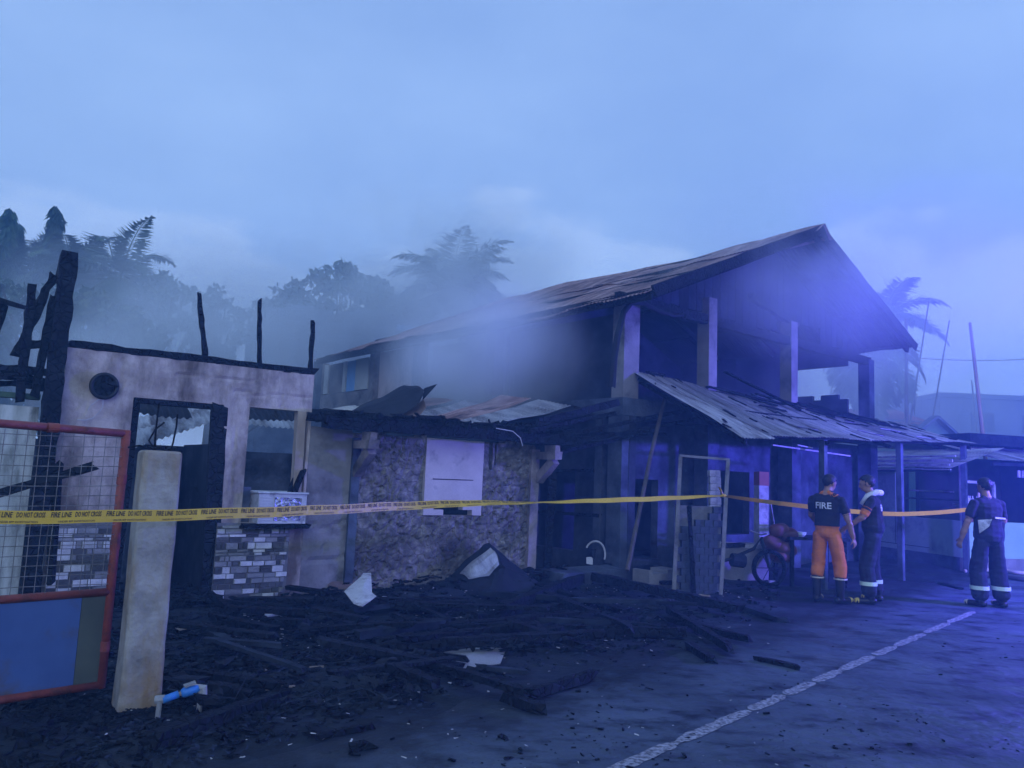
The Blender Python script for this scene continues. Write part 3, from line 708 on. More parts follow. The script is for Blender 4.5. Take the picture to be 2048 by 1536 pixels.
tz = lambda q: min(EZ + (RZ - EZ) * (q - EU) / (RU - EU), EZ2 + (RZ - EZ2) * (RU2 - q) / (RU2 - RU)) - .25
pu = [.25, RU, 7.15]
MB().add([(q, y_, 3.3) for y_ in (4.6, 4.7) for q in pu] + [(q, y_, tz(q)) for y_ in (4.6, 4.7) for q in pu], [(0, 1, 7, 6), (1, 2, 8, 7), (4, 3, 9, 10), (5, 4, 10, 11), (6, 7, 10, 9), (7, 8, 11, 10), (0, 6, 9, 3), (2, 5, 11, 8), (1, 0, 3, 4), (2, 1, 4, 5)]).build('burnt_partition', 'interior', hs)
gb = 4.32
k = 0; u = .02
while u < 7.3:                    # vertical gable boards, burnt short here and there
    u2 = min(u + .22, 7.32)
    def top(uu): return (EZ + (RZ - EZ) * (uu - EU) / (RU - EU) if uu < RU else EZ2 + (RZ - EZ2) * (RU2 - uu) / (RU2 - RU)) - .10
    z0 = gb + (.30 if 4.0 < u < 5.6 else 0) + rnd.uniform(-.04, .06)
    if top(u) > z0 + .05 and top(u2) > z0 + .05:
        MB().add([(u, .02, z0), (u2 - .012, .02, z0 + rnd.uniform(-.03, .03)), (u2 - .012, .02, top(u2)), (u, .02, top(u)), (u, .045, z0), (u2 - .012, .045, z0), (u2 - .012, .045, top(u2)), (u, .045, top(u))],
                 [(0, 1, 2, 3), (7, 6, 5, 4), (0, 4, 5, 1), (1, 5, 6, 2), (2, 6, 7, 3), (3, 7, 4, 0)]).build('gable_board', 'char_grey', hs)
    u = u2
char_beam('tie_beam', (-.2, -.05, 4.22), (7.6, -.05, 4.22), .10, .16, hs, j=.01)
char_beam('gable_beam', (3.2, -.06, 4.85), (4.75, -.06, 4.55), .08, .10, hs, j=.01)
# upper side wall (faces the bungalow): sooty stretch, pink stretch, windows
def sidewall(nm, v0, v1, z0, z1, m, ops=(), x=0.0, th=.1):
    us_ = lin(v0, v1, .12, [q for o in ops for q in o[:2]]); zs_ = lin(z0, z1, .1, [q for o in ops for q in o[2:]])
    o = wall(us_, zs_, lambda u, z: not any(a < u < b and c < z < d for a, b, c, d in ops), lambda u, z: .006 * n3((u, z, 0), 3), th).build(nm, m, hs)
    for p in o.data.vertices: p.co = Vector((x + p.co.y, p.co.x, p.co.z))
    o.data.flip_normals(); return o
sidewall('upper_wall', .14, 3.06, 2.714, 4.1, 'interior', (), .25)
sidewall('upper_wall', 3.33, 5.62, 2.714, 4.1, 'interior', (), .25)
sidewall('upper_wall', 5.88, 7.47, 2.714, 4.14, 'pink_wall', (), .03)
sidewall('upper_wall', 7.73, 10.5, 2.714, 4.14, 'grey_plaster', ((7.95, 10.3, 3.33, 4.1),), .05)
for v0, v1 in ((7.97, 8.6), (9.1, 9.25), (10.05, 10.28)): MB().box(.02, .09, v0, v1, 3.34, 4.08).build('window_panel', 'cream_wall', hs)
MB().box(.06, .075, 8.6, 9.1, 3.34, 4.08).build('window_pane', 'far_blue', hs); MB().box(.06, .075, 9.25, 10.05, 3.34, 4.08).build('window_pane', 'grey_plaster', hs)
# roof: corrugated sheets, rusty, sagging a little
def sag(p, a, b): 
    q = p.copy(); q.z += -.09 * math.sin(math.pi * min(1, max(0, (p.y - VF) / (VB - VF))) * 2.3) * .6 + .07 * n3(p, .8) + .025 * n3(p, 2.5); return q
v = VF; k = 0
while v < VB - .05:
    v1 = min(v + .80, VB) ; lift = .012 * (k % 2)
    e = rnd.uniform(-.10, .08); rr = RZ - (.06 if v > 8.4 else 0)
    mid = .55
    um, zm_ = EU + (RU - EU) * mid, EZ + (RZ - EZ) * mid
    corr((EU + e, v, EZ + lift - e * -.44), (um + .06, v, zm_ + lift + .03), (EU + e + rnd.uniform(-.03, .03), v1 + .05, EZ + lift - e * -.44), (um + .06, v1 + .05, zm_ + lift + .03), warp=sag, nv=5).build('roof_sheet', 'rust_roof', hs)
    corr((um - .06, v, zm_ + lift), (RU - .03, v, rr + lift), (um - .06, v1 + .05, zm_ + lift), (RU - .03, v1 + .05, rr + lift), warp=sag, nv=5).build('roof_sheet', 'rust_roof', hs)
    ea, eb_ = rnd.uniform(-.14, .1), rnd.uniform(-.14, .1)
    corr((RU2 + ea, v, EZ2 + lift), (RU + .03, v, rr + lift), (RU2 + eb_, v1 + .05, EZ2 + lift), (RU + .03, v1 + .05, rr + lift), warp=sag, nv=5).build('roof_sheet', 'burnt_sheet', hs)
    v = v1; k += 1
MB().sheet(lambda a, b: sag(Vector((RU + (b - .5) * .5, VF - .1 + a * (8.4 - VF), RZ + .06 - abs(b - .5) * .42)), a, b), 30, 2, .002).build('ridge_cap', 'rust_roof', hs)
for i in range(8):                 # rafters and purlins under the sheets
    v = VF + .12 + i * 1.45
    char_beam('rafter', (EU + .1, v, EZ - .06), (RU, v, RZ - .12), .05, .11, hs, seg=8)
    char_beam('rafter', (RU2 - .1, v, EZ2 - .06), (RU, v, RZ - .12), .05, .11, hs, seg=8)
for t in (.05, .35, .65, .95):
    for s in (0, 1):
        uu = (EU if s == 0 else RU2) * (1 - t) + RU * t; zz = (EZ if s == 0 else EZ2) + (RZ - (EZ if s == 0 else EZ2)) * t - .035
        char_beam('purlin', (uu, VF + .02, zz), (uu, VB - .1, zz), .05, .045, hs, seg=10)
char_beam('fascia', (EU + .02, VF, EZ - .07), (EU + .02, VB, EZ - .07), .025, .14, hs, seg=24, j=.006)
char_beam('barge_board', (EU, VF - .03, EZ - .03), (RU, VF - .03, RZ - .05), .03, .16, hs, seg=12, j=.008)
char_beam('barge_board', (RU2, VF - .03, EZ2 - .03), (RU, VF - .03, RZ - .05), .03, .16, hs, seg=12, j=.008)

gt = thing('bent_gutter', 'long scorched metal gutter bent like a hook over the upper corner column', 'gutter', H.w(-.2, -.3, 2.6), H.ang)
pts = [H.on(1222, 775, -.3), H.on(1226, 720, -.3), H.on(1234, 670, -.3), H.on(1246, 625, -.3), H.on(1262, 605, -.3), H.on(1285, 606, -.3), H.on(1315, 622, -.3), H.on(1345, 631, -.3), H.on(1366, 630, -.3)]
pts = [p - Vector((-.2, -.3, 2.6)) for p in pts]
mb = MB(); vs = []
for i, p in enumerate(pts):
    w = .10 - .055 * i / 8; d = (pts[min(i + 1, 8)] - pts[max(i - 1, 0)]).normalized(); a = Vector((0, 1, 0)).cross(d).normalized()
    for s in range(7):
        t = math.pi * s / 6; vs.append(p + a * (-math.cos(t) * w * .6) + Vector((0, -math.sin(t) * w * .7, 0)))
mb.add(vs, [(i * 7 + s, i * 7 + s + 1, i * 7 + 8 + s, i * 7 + 7 + s) for i in range(8) for s in range(6)])
o = mb.build('trough', 'burnt_sheet', gt); md = o.modifiers.new('s', 'SOLIDIFY'); md.thickness = .004
p = pts[-1]; MB().tube([p + Vector((-.02, 0, .03)), p + Vector((.05, 0, .03)), p + Vector((.06, 0, -.01)), p + Vector((.05, 0, -.06)), p + Vector((-.02, 0, -.05))], .014, 6).build('end_clip', 'burnt_sheet', gt)

# burnt lean-to timbers between bungalow and house
LT = [((1075, 845), (1235, 805), .10), ((1060, 862), (1232, 826), .06), ((1080, 880), (1385, 818), .06), ((1110, 893), (1390, 838), .05), ((1120, 905), (1300, 862), .05), ((1150, 868), (1330, 868), .05)]
for k, (a, b, w) in enumerate(LT):
    o = char_beam('charred_rafter', H.m @ H.on(*a, v=-.25 + .04 * k), H.m @ H.on(*b, v=-.45 + .05 * k), w * .8, w)
    tag(o, ('thick topmost', 'thin second', 'long third', 'long fourth', 'short fifth', 'level sixth')[k] + ' charred rafter, counted from above, between bungalow and house corner', 'timber', 'charred rafters between bungalow and house')
o = char_beam('charred_post', H.m @ H.on(1108, 905, -.1), B.w(4.55, .1, 0), .10, .10); tag(o, 'charred upright post beside the right end of the rubble wall', 'timber')

# ------------------------------------------------------------------ porch: lean-to roof on sticks
pr = thing('porch_roof', 'sagging grey corrugated porch roof strewn with burnt planks', 'roof', H.o, H.ang)
TL, FL, FR, TR = Vector((.12, .02, 3.13)), Vector((.2, -1.9, 2.14)), Vector((8.1, -1.9, 2.5)), Vector((8.3, -.05, 3.0))
def pf(a, b):                      # a along the house, b from wall to eave
    p = (TL * (1 - a) + TR * a) * (1 - b) + (FL * (1 - a) + FR * a) * b
    p.z += .035 * n3((a * 5, b * 2, 0)) - .04 * math.sin(math.pi * b) * math.sin(math.pi * a); return p
ns = 11
for k in range(ns):
    a0, a1 = k / ns, (k + 1.08) / ns; a1 = min(a1, 1.0); lift = .010 * (k % 2)
    b1 = 1 + rnd.uniform(-.02, .03)
    wdt = (pf(a1, .5) - pf(a0, .5)).length; nu = int(wdt / .076 * 6)
    def fn(s, t): 
        p = pf(a0 + (a1 - a0) * s, t * b1); p.z += lift + .009 * math.sin(2 * math.pi * s * wdt / .076) + (.05 * (1 - s) ** 2 * (1 - t) if k == 0 else 0); return p
    MB().sheet(fn, nu, 8, .0012).build('roof_sheet', 'galv', pr)
for b in (.06, .5, .93):
    char_beam('purlin', pf(0.01, b) - Vector((0, 0, .05)), pf(.99, b) - Vector((0, 0, .05)), .05, .06, pr, seg=20, j=.004)
for a in (.03, .3, .55, .8, .98):
    char_beam('rafter', pf(a, .0) - Vector((0, 0, .11)), pf(a, .98) - Vector((0, 0, .11)), .05, .06, pr, seg=6, j=.004)
for a in (.3, .62, .965):
    p = pf(a, .93); MB().beam((p.x, p.y, 0), (p.x, p.y, p.z - .08), .09, .09, 6, .003).build('post', 'concrete_dark', pr)
q0, q1 = H.on(1330, 795, -.2), H.on(1262, 1045, -1.1)
MB().tube([q0, q0.lerp(q1, .5) + Vector((.03, 0, 0)), q1 + Vector((-.05, 0, -.6))], .03, 7).build('prop_stick', 'bark', pr)
MB().tube([H.on(1545, 890, -1.5), H.on(1700, 912, -1.5)], .012, 6).build('rail_pipe', 'white_wire', pr)
MB().tube([H.on(1595, 890, -1.6), H.on(1625, 896, -1.6)], .010, 6).build('rail_pipe', 'white_wire', pr)

def on_porch(a, b, lift=.03): return H.m @ (pf(a, b) + Vector((0, 0, lift)))
bits = [(.05, .02, .10, .02), (.25, .05, .38, .30, ), (.22, .08, .34, .10), (.30, .0, .46, .34), (.33, .10, .44, .22), (.40, .03, .56, .12), (.30, .34, .37, .42), (.55, .05, .66, .20), (.52, .12, .62, .30), (.58, .2, .7, .45), (.62, .08, .74, .28), (.66, .25, .78, .55), (.72, .15, .84, .40), (.7, .4, .82, .62), (.5, .28, .57, .4)]
for k, (a0, b0, a1, b1) in enumerate(bits):
    p, q = on_porch(a0, b0, .06 if k != 3 else .34), on_porch(a1, b1, .05)
    o = char_beam('charred_plank', p, q, rnd.uniform(.035, .09), .025, ragged=.05)
    if k == 3: tag(o, 'long charred rafter propped up from the top of the porch roof', 'timber')
    else: tag(o, 'burnt plank lying on the corrugated porch roof', 'timber', 'burnt planks on the porch roof')
fl = MB()
for k in range(90):
    a, b = rnd.random(), rnd.random() ** 1.5
    if .12 < a < .25 and rnd.random() < .6: continue
    p = on_porch(a, b, .025); q_ = (on_porch(a, min(1, b + .05), .025) - p).normalized(); d = q_ * rnd.uniform(.03, .16) + H.u * rnd.uniform(-.03, .03)
    fl.beam(p - d, p + d, rnd.uniform(.01, .05), .012, 1, .006)
tag(fl.build('ash_flakes', 'char'), 'small charred flakes scattered over the porch roof', 'debris', kind='stuff')
for k, (a0, b0, a1, b1) in enumerate(((.27, .78, .31, .86), (.52, .75, .56, .9), (.68, .62, .73, .72), (.74, .86, .78, .97), (.60, .45, .62, .5))):
    o = MB().beam(on_porch(a0, b0, .03), on_porch(a1, b1, .03), .05, .006, 2, .003).build('pale_strip', 'galv'); tag(o, ('leftmost pale metal strip near the left eave of the porch roof', 'pale metal strip at the middle of the porch eave', 'pale metal strip halfway up the right part of the porch roof', 'rightmost pale metal strip near the porch eave', 'smallest pale metal strip in the middle of the porch roof')[k], 'strip', 'pale strips on the porch roof')

# ------------------------------------------------------------------ under the porch: door frame, brick panel, clutter
df = thing('door_frame', 'thin white door frame standing in front of the brick panel', 'door frame', G(1400, 1200))
YD = 10.35
TLp, TRp = at(1361, 913, YD), at(1456, 921, YD); BLp, BRp = at(1347, 1192, YD), at(1441, 1198, YD); BLp.z = BRp.z = 0
MB().beam(BLp, TLp, .018, .05, 4, .002).build('jamb', 'dull_frame', df, world=True)
MB().beam(BRp, TRp, .022, .05, 4, .002).build('jamb', 'dull_frame', df, world=True)
MB().beam(TLp + Vector((-.015, 0, .012)), TRp + Vector((.015, 0, .012)), .05, .03, 3, .002).build('head', 'dull_frame', df, world=True)
bw = thing('brick_wall', 'low sooty wall of small concrete bricks behind the white door frame', 'wall', (BLp.x + .03, YD + .08, 0), R(6))
bmesh_b = MB().box(-.0595, .0595, -.05, .05, -.0435, .0435, j=.003).build('brick', 'concrete_dark', bw); bdat = bmesh_b.data; bpy.data.objects.remove(bmesh_b)
MB().box(.01, .62, .02, .07, 0, 1.19).build('mortar_core', 'mortar', bw)
for r_ in range(13):
    for c in range(5):
        x = .07 + c * .125 + (.0625 if r_ % 2 else 0)
        if x > .63 or (r_ > 9 and c < (r_ - 9) * 1.2): continue
        o = bpy.data.objects.new('brick', bdat); col.objects.link(o); o.parent = bw
        o.location = (x, rnd.uniform(-.006, .004), .047 + r_ * .092); o.rotation_euler = (0, 0, rnd.uniform(-.03, .03))
bp_ = thing('brick_pier', 'narrow pale pier of stacked bricks beside the door frame knot', 'pier', (BRp.x - .04, YD + .22, 0), R(4))
wb = MB().box(-.075, .075, -.055, .055, -.044, .044, j=.003).build('brick', 'white_wood', bp_); wdat = wb.data; bpy.data.objects.remove(wb)
MB().box(-.06, .06, -.04, .04, 0, 1.68).build('mortar_core', 'mortar', bp_)
for r_ in range(18):
    o = bpy.data.objects.new('brick', wdat); col.objects.link(o); o.parent = bp_; o.location = (rnd.uniform(-.008, .008), 0, .046 + r_ * .0935)
lw = thing('concrete_plinth', 'low broken concrete plinth in front of the dark doorway', 'plinth', H.o, H.ang)
wall(lin(-.35, .75, .06), lin(0, .30, .05), lambda u, z: z < .27 + .06 * n3((u, 0, 0), 4), lambda u, z: .015 * n3((u, z, 0), 4), .3).build('front_block', 'concrete', lw).location = (0, -.9, 0)
MB().box(-1.6, -.36, -.5, -.1, 0, .28, j=.02).build('side_block', 'concrete_dark', lw)
def stick(nm, label, cat, a, b, r, m, n=7):
    a, b = Vector(a), Vector(b); c = Vector(((a.x + b.x) / 2, (a.y + b.y) / 2, min(a.z, b.z)))
    o = MB().tube([a, a.lerp(b, .5), b], r, n).build(nm, m, None, loc=c); return tag(o, label, cat)
o = char_beam('charred_beam', at(1378, 1010, 10.2), G(1388, 1196), .06, .05); tag(o, 'charred beam leaning on the brick panel', 'timber')
pt = thing('porch_post', 'square white and red painted post under the porch roof', 'post', (at(1522, 1120, 12.6).x, 12.6, 0), R(20))
MB().box(-.09, .09, -.07, .07, 0, 1.50, j=.004).build('shaft', 'white_wood', pt); MB().box(-.092, .092, -.072, .072, 1.503, 1.72, j=.004).build('red_head', 'far_red', pt)
stick('metal_pole', 'shiny thin metal pole leaning under the tape near the white post', 'pole', at(1541, 1008, 11.4), G(1561, 1125, .02), .014, 'ac_white')
cw = thing('low_counter', 'low pale concrete counter in the shade behind the brick pier', 'counter', (3.6, 12.2, 0), R(12))
MB().box(-.75, .55, 0, .35, 0, .52, j=.01).build('body', 'concrete', cw); MB().box(-.8, .6, -.04, .38, .523, .58, j=.008).build('top', 'white_wood', cw)
pa = thing('burnt_motorcycle', 'wreck of a burnt motorcycle lying under the porch', 'motorcycle', (3.45, 11.75, 0), R(8))
def wheel(c, r):
    t = thing('wheel', None, None, c); t.parent = pa
    MB().tube([(math.cos(q) * r, 0, math.sin(q) * r) for q in [i * 2 * math.pi / 18 for i in range(19)]], .035, 6).build('tyre', 'char', t)
    for i in range(6): MB().tube([(0, 0, 0), (math.cos(i * 1.05) * r, 0, math.sin(i * 1.05) * r)], .006, 4).build('spoke', 'char_grey', t)
wheel((-.5, 0, .27), .25); wheel((.55, 0, .27), .25)
MB().tube([(-.5, 0, .27), (-.1, 0, .38), (.3, 0, .55), (.42, 0, .72), (.55, 0, .27)], .025, 6).build('frame', 'char_grey', pa)
MB().beam((-.55, 0, .55), (.12, 0, .6), .18, .07, 4, .01).build('seat', 'char', pa)
MB().tube([(-.05, 0, .38), (.15, 0, .36)], .10, 8).build('engine', 'char_grey', pa)
MB().tube([(.38, -.28, .80), (.42, 0, .76), (.38, .28, .80)], .012, 6).build('handlebar', 'white_wire', pa)
MB().tube([(-.7, 0, .42), (-.5, 0, .55), (-.25, 0, .46)], .02, 6).build('mudguard', 'char_grey', pa)
sk = [(1545, 1085, .16), (1570, 1098, .17), (1558, 1060, .15), (1578, 1070, .14), (1562, 1112, .16)]
for k, (x, y, r_) in enumerate(sk):
    bm = bmesh.new(); bmesh.ops.create_icosphere(bm, subdivisions=3, radius=r_)
    for v in bm.verts: v.co = Vector((v.co.x * 1.1, v.co.y * .8, v.co.z * .72)); v.co += v.co.normalized() * .035 * n3(v.co, 9, k)
    me = bpy.data.meshes.new('sack'); bm.to_mesh(me); bm.free(); me.materials.append(MATS['plastic_red']); me.polygons.foreach_set('use_smooth', [True] * len(me.polygons))
    o = bpy.data.objects.new('sack', me); col.objects.link(o); o.location = at(x, y, 12.0); o.location.z = max(.12, o.location.z)
    tag(o, ('left middle', 'right middle', 'top left', 'top right', 'bottom')[k] + ' reddish plastic sack of the pile behind the orange trousered firefighter', 'sack', 'sacks piled under the porch')
tb = thing('burnt_table', 'dark table with bowls behind the firefighter in orange trousers', 'table', (4.75, 12.2, 0), R(10))
MB().box(-.5, .5, -.3, .3, .70, .745, j=.005).build('table_top', 'char_grey', tb)
for sx in (-.44, .44):
    for sy in (-.24, .24): MB().beam((sx, sy, 0), (sx, sy, .70), .05, .05).build('leg', 'char', tb)
for k, x in enumerate((-.38, -.22)):
    o = MB().tube([(0, 0, 0), (0, 0, .03), (0, 0, .07)], [.05, .08, .09], 12).build('bowl', 'reflective'); o.location = Vector((4.75 + x, 12.0, .747)); tag(o, 'small pale bowl standing on the dark table', 'bowl', 'bowls on the burnt table')
ls = [((.35, 11.4, 0), .06), ]
fanp = thing('burnt_fan', 'burnt electric fan cage lying against the dark side wall', 'fan', G(1190, 1128, .3))
c = G(1190, 1128, .3)
MB().tube([(math.cos(t) * .14, .02 * math.sin(3 * t), math.sin(t) * .18 + .14) for t in [i * .28 - .4 for i in range(12)]], .014, 6).build('cage', 'white_wire', fanp)
MB().box(-.12, -.03, -.02, .02, .0, .09, j=.01).build('motor', 'ac_white', fanp); MB().box(-.05, 0, -.03, .03, .08, .2, j=.01).build('neck', 'char_grey', fanp)
# ------------------------------------------------------------------ green market stall at the right
S = Frame(9.0, 15.3, 14)           # near corner; u towards the street side, v to the rear
st = thing('market_stall', 'green painted market stall with dark serving opening and corrugated awning', 'stall', S.o, S.ang)
SW, SD = 2.6, 3.1
# the two visible faces: side (u = 0, running back) and street face (v = 0)
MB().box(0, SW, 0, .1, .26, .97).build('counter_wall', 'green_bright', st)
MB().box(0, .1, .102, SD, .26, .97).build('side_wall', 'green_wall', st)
MB().box(-.03, SW, -.03, .0985, 0, .258).build('plinth', 'concrete', st); MB().box(-.03, .1, .10, SD, 0, .258).build('plinth', 'concrete_dark', st)
MB().box(-.004, -.0005, .9, 2.6, .36, .372).build('panel_seam', 'char_grey', st); MB().box(-.004, -.0005, 1.85, 1.862, .36, .96).build('panel_seam', 'char_grey', st)
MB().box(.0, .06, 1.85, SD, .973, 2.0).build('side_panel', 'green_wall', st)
MB().box(0, .1, .0, .1, .973, 2.2).build('corner_post', 'white_wood', st); MB().box(0, .1, SD, SD + .1, 0, 2.2).build('corner_post', 'concrete_dark', st)
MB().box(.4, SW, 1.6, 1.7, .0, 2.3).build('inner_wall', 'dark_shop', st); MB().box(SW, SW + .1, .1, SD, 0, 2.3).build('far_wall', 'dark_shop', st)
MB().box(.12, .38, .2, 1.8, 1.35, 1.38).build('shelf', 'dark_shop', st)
MB().box(.05, .08, .3, 1.5, 1.52, 1.55).build('shelf_edge', 'white_wood', st)
MB().box(.02, .75, -.02, .03, 1.72, 1.77).build('window_rail', 'white_wood', st); MB().box(.72, .77, -.02, .03, .973, 1.72).build('window_rail', 'white_wood', st)
MB().box(.12, .72, .06, .4, 1.28, 1.30).build('shelf', 'white_wood', st)
for k in range(12):
    o = MB().tube([(0, 0, 0), (0, 0, .10), (0, 0, .13), (0, 0, .17)], [.03, .03, .012, .012], 8).build('bottle', 'bottle'); p = S.w(.16 + (k % 6) * .1, .14 + .06 * (k // 6), 1.302 if k < 9 else .975)
    o.location = p; tag(o, 'small clear bottle behind the stall window', 'bottle', 'bottles in the stall window')
for k in range(7):
    o = MB().box(-.02, .02, -.02, .02, -.14, 0, j=.006).build('sachet_strip', 'bottle'); o.location = S.w(1.35 + k * .09, -.02, 2.02); tag(o, 'hanging strip of sachets under the stall awning', 'sachets', 'sachet strips hanging in the stall')
# awning: corrugated, two lapped courses over the side face and the street face
p = [S.on(1778, 893, 3.3), S.on(1970, 912, 0.0)]
for k in range(6):
    v0, v1 = -.5 + k * .68, -.5 + (k + 1.06) * .68
    z0, z1 = 1.98 + .012 * (k % 2), 2.42 + .012 * (k % 2)
    corr((-.75, v0, z0), (.5, v0, z1), (-.75, v1, z0), (.5, v1, z1), nv=3).build('awning_sheet', 'galv', st)
    MB().tube([(-.76, v0, z0 - .03), (-.76, v1, z0 - .03)], .012, 6).build('gutter_pipe', 'white_wire', st)
for k in range(4):
    u0, u1 = .3 + k * .68, .3 + (k + 1.06) * .68
    corr((u0, -.6, 2.18), (u0, .8, 2.5), (u1, -.6, 2.18), (u1, .8, 2.5), nv=3).build('awning_sheet', 'galv', st)
MB().beam((-.7, -.45, 1.93), (-.7, 3.5, 1.93), .05, .05, 4).build('awning_beam', 'char_grey', st); MB().beam((.2, -.5, 2.10), (2.9, -.5, 2.14), .05, .06, 4).build('awning_beam', 'char_grey', st)
for z0, h0 in ((2.02, .035), (2.10, .05), (2.20, .03)): MB().box(-.79 + (z0 - 2.02) * .8, -.775 + (z0 - 2.02) * .8, -.5, 3.6, z0, z0 + h0, j=.003).build('fascia_strip', 'ac_white', st)
MB().box(.5, 2.6, .3, 3.2, 2.52, 2.75).build('roof_deck', 'char_grey', st)
MB().box(-.1, .02, 3.6, 3.72, 0, 2.2).build('awning_post', 'white_wood', st)

# teal shuttered stalls further right, hoses on the road
ts = thing('shuttered_stall', 'teal corrugated shuttered stall at the right picture edge', 'stall', (13.6, 17.6, 0), R(4))
corr((-1.2, 0, 0), (-1.2, 0, 2.05), (1.6, 0, 0), (1.6, 0, 2.05), pitch=.15, amp=.02, nv=2).build('shutter', 'teal_sheet', ts)
MB().box(-1.3, -1.2, -.05, .06, 0, 2.3).build('post', 'white_wood', ts); MB().box(-1.3, 1.7, .1, 1.6, 2.1, 2.2).build('roof_slab', 'galv', ts)
MB().box(-1.3, 1.7, -.5, .1, 2.06, 2.12).build('eave', 'char_grey', ts)
def hose(nm, label, pts, r, m, grp=None):
    ps = [Vector(p) for p in pts]; out = []
    for i in range(len(ps) - 1):
        p0, p1, p2, p3 = ps[max(i - 1, 0)], ps[i], ps[i + 1], ps[min(i + 2, len(ps) - 1)]
        for k in range(8):
            t = k / 8; out.append(.5 * ((2 * p1) + (p2 - p0) * t + (2 * p0 - 5 * p1 + 4 * p2 - p3) * t * t + (3 * p1 - p0 - 3 * p2 + p3) * t ** 3))
    out.append(ps[-1]); c = ps[0].copy()
    return tag(MB().tube(out, r, 8).build(nm, m, None, loc=c, smooth=True), label, 'hose', grp)
hose('fire_hose', 'cream fire hose coiled up behind the rightmost firefighter', [G(2000, 1112, .06), G(2030, 1110, .07), G(2050, 1092, .2), G(2046, 1076, .28), G(2020, 1075, .2), G(2060, 1074, .2)], .045, 'hose')
hose('fire_hose', 'dark fire hose stretched along the road at the right edge', [G(1940, 1150, .04), G(2000, 1152, .04), G(2060, 1160, .04), G(2140, 1160, .04)], .04, 'hose_dark')
hose('fire_hose', 'pale flat fire hose on the road behind the rightmost firefighter', [G(1930, 1142, .04), G(2000, 1140, .04), G(2050, 1146, .04), G(2140, 1140, .04)], .035, 'hose')

# ------------------------------------------------------------------ far right: grey building, small houses, poles
def slab(nm, label, x0, x1, yt, yb, Y, depth, m, cat='building', parts=None, z0=0):
    a, b = at(x0, yt, Y), at(x1, yt, Y); t = thing(nm, label, cat, ((a.x + b.x) / 2, Y, 0))
    w = (b.x - a.x) / 2; z = max(a.z, b.z) if parts is None else a.z
    wl = MB().box(-w, w, 0, depth, 0, z).build('wall', m, t)
    return t, w, z
t, w, z = slab('far_building', 'long grey concrete building in the smoke at the right edge', 1880, 2300, 812, 900, 30, 8, 'far_grey')
MB().box(-w - .1, w + .1, -.12, 8.1, z + .003, z + .18).build('parapet', 'far_grey', t)
for k in range(5):
    x = -w + 1.2 + k * 2.0
    f = MB().box(x, x + .9, -.04, -.001, z - 1.3, z - .55).build('window', 'dark_shop', t); MB().box(x - .06, x + .96, -.09, -.0415, z - 1.38, z - 1.302).build('sill', 'far_grey', f)
t, w, z = slab('red_roofed_house', 'small house with faded red roof behind the porch roof', 1745, 1845, 842, 900, 22, 4, 'far_grey')
a = at(1745, 838, 22).z
corr((-w - .2, -.3, a - .15), (-w - .2, 2, a + .45), (w + .2, -.3, a - .1), (w + .2, 2, a + .5), pitch=.2, amp=.02, nv=2).build('roof', 'far_red', t)
t, w, z = slab('green_gabled_house', 'small house with a pale green gable behind the stall', 1820, 1915, 890, 920, 20, 4, 'far_green')
pk = at(1868, 838, 20).z
MB().add([(-w - .1, -.02, z), (w + .1, -.02, z), (0, -.02, pk), (-w - .1, .1, z), (w + .1, .1, z), (0, .1, pk)], [(0, 1, 2), (5, 4, 3), (0, 3, 4, 1), (1, 4, 5, 2), (2, 5, 3, 0)]).build('gable', 'far_green', t)
for s in (-1, 1): MB().beam((s * (w + .25), -.05, z - .05), (0, -.05, pk + .05), .4, .06, 2).build('roof_edge', 'far_grey', t)
t = thing('blue_roof', 'bright pale blue sheet roof beyond the stall', 'roof', (at(2010, 905, 24).x, 24, 0))
a, b, c, d = at(1955, 907, 23), at(2040, 914, 23), at(1985, 884, 25.5), at(2070, 884, 25.5)
corr(a, c, b, d, pitch=.2, amp=.015, nv=2).build('roof_sheet', 'far_blue', t).location
o = t.children[0]
for p_ in o.data.vertices: p_.co -= Vector(t.location)
MB().box(-.6, .9, .2, 2.2, 0, 2.3).build('wall', 'far_grey', t)
def pole(nm, label, cat, top, bot, Y, r, m):
    a, b = at(*bot, Y), at(*top, Y); b0 = a + (a - b) * (a.z / max(.1, (b.z - a.z))); o = MB().tube([b0, b0.lerp(b, .5) + Vector((.02, 0, 0)), b], [r, r * .85, r * .6], 7).build(nm, m, None, loc=b0); return tag(o, label, cat)
pole('bamboo_pole', 'tall pale leaning bamboo pole above the stall', 'pole', (1940, 645), (1968, 905), 18, .055, 'pale_wood')
pole('bamboo_pole', 'thin faint pole standing behind the leaning bamboo pole', 'pole', (1943, 760), (1949, 815), 26, .04, 'bark')
pole('bamboo_pole', 'thin slanted pole with a knotted tip beside the palm', 'pole', (1858, 602), (1818, 850), 21, .03, 'bark')
pole('bamboo_pole', 'thin slanted pole between the palm and the leaning bamboo pole', 'pole', (1899, 640), (1868, 815), 23, .03, 'bark')
pole('dark_post', 'straight dark post rising behind the porch roof', 'post', (1812, 640), (1812, 845), 19, .06, 'bark')
o = MB().tube([at(1700, 705, 26).lerp(at(2200, 708, 26), i / 10) + Vector((0, 0, -.25 * math.sin(math.pi * i / 10))) for i in range(11)], .015, 5).build('power_line', 'black_plastic'); tag(o, 'thin sagging wire across the sky at right', 'wire')

